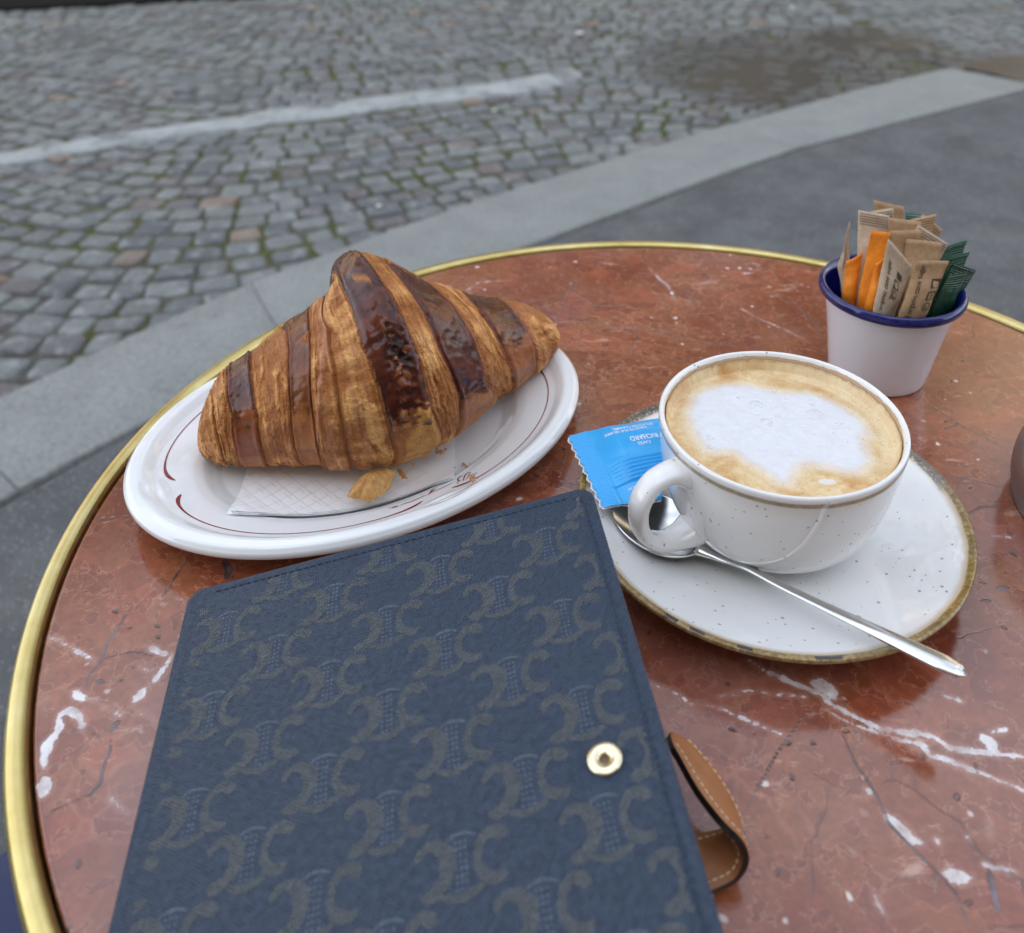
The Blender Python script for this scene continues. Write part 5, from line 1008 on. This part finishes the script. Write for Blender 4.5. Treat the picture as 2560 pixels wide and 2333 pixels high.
for d_, z_ in rings: q = inset(P, d_); VV.append(bk3(q, z_)); UVW.append(np.c_[q, q[:, 0] * 0])
F = grid_faces(len(rings), n_, closed_v=True).tolist() + [[(len(rings) - 1) * n_ + k for k in range(n_)], list(range(n_))[::-1]]
mesh('cover', np.concatenate(VV), [f[::-1] for f in F], M_canvas, book, attrs={'uvw': np.concatenate(UVW)}, sharp=60)
# spine rolling down to the table on the left
a = np.linspace(-.05, 1, 14); sw = np.linspace(.004, BH, 40); VV, UVW = [], []
for t in a:
    ang = t * math.pi * .93; u_ = .0062 - .0074 * math.sin(ang) if t > 0 else .0085; dz = -.0068 * (1 - math.cos(ang))
    P_ = np.c_[np.full(40, u_), sw]; X3 = bk3(P_, .00008 if t <= 0 else .0); X3[:, 2] += dz; VV.append(X3); UVW.append(np.c_[np.full(40, u_ - max(t, 0) * .012), sw, sw * 0])
mesh('spine', np.concatenate(VV), grid_faces(14, 40), M_canvas, book, attrs={'uvw': np.concatenate(UVW)})
bq = lambda u_, v_: (bTL + u_ * U3 + v_ * V3)[:2]
V, F = prism([bq(.004, BH), bq(.170, BH), bq(.170, .004), bq(.004, .004)], TZ + .0004, TZ + .0030, .0006); mesh('back_cover', V, F, Mat('brown_lining', color=(.16, .085, .045), rough=.6).m, book, sharp=40)
M_page = Mat('cream_pages', rough=.8); M_page.set(color=M_page.ramp(M_page.noise(8, 3, .5, M_page.vmap(M_page.geo(), (1, 1, 400))), (.35, (.62, .58, .50)), (.65, (.74, .71, .64)))); M_page = M_page.m
V, F = prism([bq(.007, BH - .004), bq(.152, BH - .004), bq(.152, .008), bq(.007, .008)], TZ + .0032, TZ + .0112); mesh('pages', V, F, M_page, book, smooth=False)
# stitching round the cover
St = []
def stitch_line(p0, p1, frame=bk3, gap=.0031, L_=.0022, rad=.00032, lift=.0001):
    p0, p1 = np.array(p0), np.array(p1); D = np.linalg.norm(p1 - p0); d_ = (p1 - p0) / D; k = 0.001
    while k < D - L_:
        q = np.array([p0 + d_ * k, p0 + d_ * (k + L_ / 2), p0 + d_ * (k + L_)]); St.append(tube(frame(q, [lift - .0002, lift + .0001, lift - .0002]), [rad * .7, rad, rad * .7], 6, updir=N3)); k += gap
IN = .0046
stitch_line((.012, IN), (BW - .009, IN)); stitch_line((BW - IN, .009), (BW - IN, BH - .01)); stitch_line((BW - .009, IN), (BW - IN, .009), L_=.0016)
M_thread = Mat('navy_thread', color=(.022, .036, .065), rough=.7).m
V, F = join(St); mesh('stitching', V, F, M_thread, book)
# monogram print: two facing crescents linked by a chain, half-drop repeat
def ribbon(pts, ws, n=34):
    q = spline(pts, n); w = np.interp(np.linspace(0, 1, n), np.linspace(0, 1, len(ws)), ws); t = np.gradient(q, axis=0); t /= np.linalg.norm(t, axis=1)[:, None]; nn = np.c_[-t[:, 1], t[:, 0]]
    e = np.sqrt(np.clip(np.linspace(0, 1, n) * n / 2.2, 0, 1)) * np.sqrt(np.clip((1 - np.linspace(0, 1, n)) * n / 2.2, 0, 1)); rows = [q + nn * (w * WS * e * s / 2)[:, None] for s in (-1, -.33, .33, 1)]
    return np.concatenate(rows), grid_faces(4, n)
WS = 1.22
BIG = [ribbon([(-12.6, -3.4), (-12.0, -6.0), (-9.3, -8.0), (-6.0, -7.0), (-4.1, -3.9), (-3.8, 0), (-4.9, 3.4), (-7.3, 6.0), (-10.2, 7.2), (-12.3, 6.6)], [2.0, 2.1, 2.7, 3.7, 4.2, 4.0, 3.4, 3.2, 3.7, 3.0]),
       ribbon([(11.8, -4.3), (11.6, -6.6), (9.2, -8.0), (6.6, -6.6), (5.1, -3.4), (4.7, 0), (5.5, 3.2), (7.6, 5.7), (10.3, 6.3), (12.6, 4.3)], [3.8, 3.9, 3.0, 2.2, 1.9, 1.9, 2.4, 3.3, 3.0, 1.4]),
       ribbon([(-6.2, 8.0), (-4.6, 8.5), (-2.4, 9.3), (.2, 9.5), (2.4, 8.8), (4.2, 7.8), (6.0, 7.0)], [1.6, 1.9, 2.2, 2.3, 2.1, 1.9, 1.6])]
TH = [ribbon([(-4.2, -8.1), (-1.6, -9.6), (1.6, -9.7), (5.0, -8.2)], [.7, .9, .9, .7], 14)]
for x_ in (-1.7, 0, 1.7):
    for y_ in np.arange(-7.2, 7.4, 2.05): TH.append(ribbon([(x_ * (1 - .035 * (8 - abs(y_)) * .9) - .2, y_ - .62), (x_ * .9 + .15, y_ + .62)], [.85, .85], 5))
for sgn in (-1, 1):
    for y_ in np.arange(-6.4, 6.8, 1.7): xx = sgn * (2.9 + .04 * y_ * y_) + (.6 if sgn > 0 else 0); TH.append(ribbon([(xx - .35, y_ - .3), (xx + .35, y_ + .3)], [.7, .7], 4))
for nm, parts_, mt, lift in (('monogram_print', BIG, M_print, .00019), ('monogram_chain_print', TH, M_print2, .00017)):
    bv, bf = join(parts_); bv = bv * np.array([1.04, .95]); allp = []
    for i in range(-4, 7):
        for j in range(-2, 7):
            cu_, cv_ = 64.0 + 22 * i, 28.0 + 38.4 * j + (19.2 if i % 2 else 0); q = (bv + [cu_, cv_]) * .001
            ok = (q[:, 0] > .0068) & (q[:, 0] < BW - .0052) & (q[:, 1] > .0052) & (q[:, 1] < BH - .006)
            ff = [f for f in bf if all(ok[k] for k in f)]
            if ff: allp.append((np.c_[q, q[:, 0] * 0], ff))
    V, F = join(allp); mesh(nm, bk3(V[:, :2], lift), [f[::-1] for f in F], mt, book, attrs={'uvw': V})
# snap stud
def lathe_on(prof, seg, u_, v_, mat, name, parent):
    V, F = lathe(prof, seg); V = np.array(V); X3 = bk3(np.c_[V[:, 0] + u_, V[:, 1] + v_], V[:, 2]); return mesh(name, X3, F, mat, parent)
M_gold = Mat('pale_gold', metal=1.0, color=(.86, .76, .52), rough=.20).m
M_hole = Mat('dark_socket', metal=.8, color=(.16, .11, .08), rough=.35).m
lathe_on(smooth_prof([(.0056, .0001), (.0056, .0009), (.0051, .0016), (.0038, .0018), (.0026, .0016), (.0018, .0012), (.0015, .0003)], 4), 48, .1552, .1232, M_gold, 'snap_ring', book)
lathe_on([(.0016, .0004), (.0009, .0004), (.0008, .0008), (0, .0009)], 24, .1552, .1232, M_hole, 'snap_socket', book)
# leather strap looping out from under the cover
SA = [(.0500, .2190, .0262), (.0529, .2120, .0262), (.0589, .1980, .0245), (.0647, .1902, .0222), (.0698, .1868, .0185), (.0722, .1846, .0125), (.0697, .1822, .0070), (.0626, .1800, .0042), (.045, .1780, .0040), (.030, .1770, .0040)]
SB = [(.0545, .2212, .0215), (.0572, .2208, .0205), (.0640, .2145, .0182), (.0688, .2075, .0160), (.0716, .2010, .0132), (.0722, .1975, .0090), (.0695, .1990, .0050), (.0607, .1980, .0036), (.045, .1965, .0034), (.030, .1955, .0034)]
a_ = spline(SA, 80); b_ = spline(SB, 80)
mid_ = (a_[0] + b_[0]) / 2; Tn = np.gradient((a_ + b_) / 2, axis=0); Wn = b_ - a_; Nn = np.cross(Tn, Wn); Nn /= np.linalg.norm(Nn, axis=1)[:, None]; TH_ = .0019; nw = 9
e = np.sqrt(np.clip(np.arange(80) / 5., 0.04, 1)); s = np.linspace(-1, 1, nw); rows_o, rows_i = [], []
for k in range(80):
    c0 = (a_[k] + b_[k]) / 2; h = (b_[k] - a_[k]) / 2 * e[k]
    rows_o.append([c0 + h * x_ + Nn[k] * TH_ * (1 - .35 * abs(x_) ** 6) for x_ in s]); rows_i.append([c0 + h * x_ - Nn[k] * TH_ * (1 - .35 * abs(x_) ** 6) for x_ in s])
O = np.array(rows_o); I = np.array(rows_i); O[..., 2] += TZ; I[..., 2] += TZ
V = np.concatenate([O.reshape(-1, 3), I.reshape(-1, 3)]); nO = 80 * nw; fo = grid_faces(80, nw)
loop = [j for j in range(nw)] + [i * nw + nw - 1 for i in range(1, 80)] + [79 * nw + j for j in range(nw - 2, -1, -1)] + [i * nw for i in range(78, 0, -1)]
Fs = [[a, b, b + nO, a + nO] for a, b in zip(loop, loop[1:] + loop[:1])]
m = Mat('tan_leather', rough=.42, spec=.4); v = m.geo(); m.set(color=m.ramp(m.noise(120, 4, .6, v), (.3, (.26, .095, .030)), (.7, (.34, .135, .048))), normal=m.bump(m.noise(700, 3, .6, v), .3, .0005)); M_tan = m.m
strap = mesh('strap', V, fo.tolist() + (fo + nO)[:, ::-1].tolist(), M_tan, book)
mesh('edge_paint', V + np.tile(((V - V.mean(0)) * 0), 1), Fs, Mat('black_edge_paint', color=(.012, .009, .009), rough=.3, coat=.3).m, strap)
St = []
def sframe(side, x_):
    R_ = O if side > 0 else I; j = (x_ + 1) / 2 * (nw - 1); j0 = int(min(j, nw - 2)); f_ = j - j0; return R_[:, j0] * (1 - f_) + R_[:, j0 + 1] * f_
for side in (1, -1):
    for x_ in (-.76, .76):
        L_ = sframe(side, x_); cum = np.r_[0, np.cumsum(np.linalg.norm(np.diff(L_, axis=0), axis=1))]; t = .006
        while t < cum[-1] - .012:
            tt = np.array([t, t + .0008, t + .0015]); q = np.stack([np.interp(tt, cum, L_[:, c]) for c in range(3)], -1); nk = Nn[int(np.interp(t, cum, np.arange(80)))] * side; q += nk * np.array([[.0000], [.00018], [.0000]]); St.append(tube(q, .00026, 5, updir=nk)); t += .0024
V, F = join(St); mesh('stitching', V, F, Mat('cream_thread', color=(.72, .52, .33), rough=.7).m, strap)
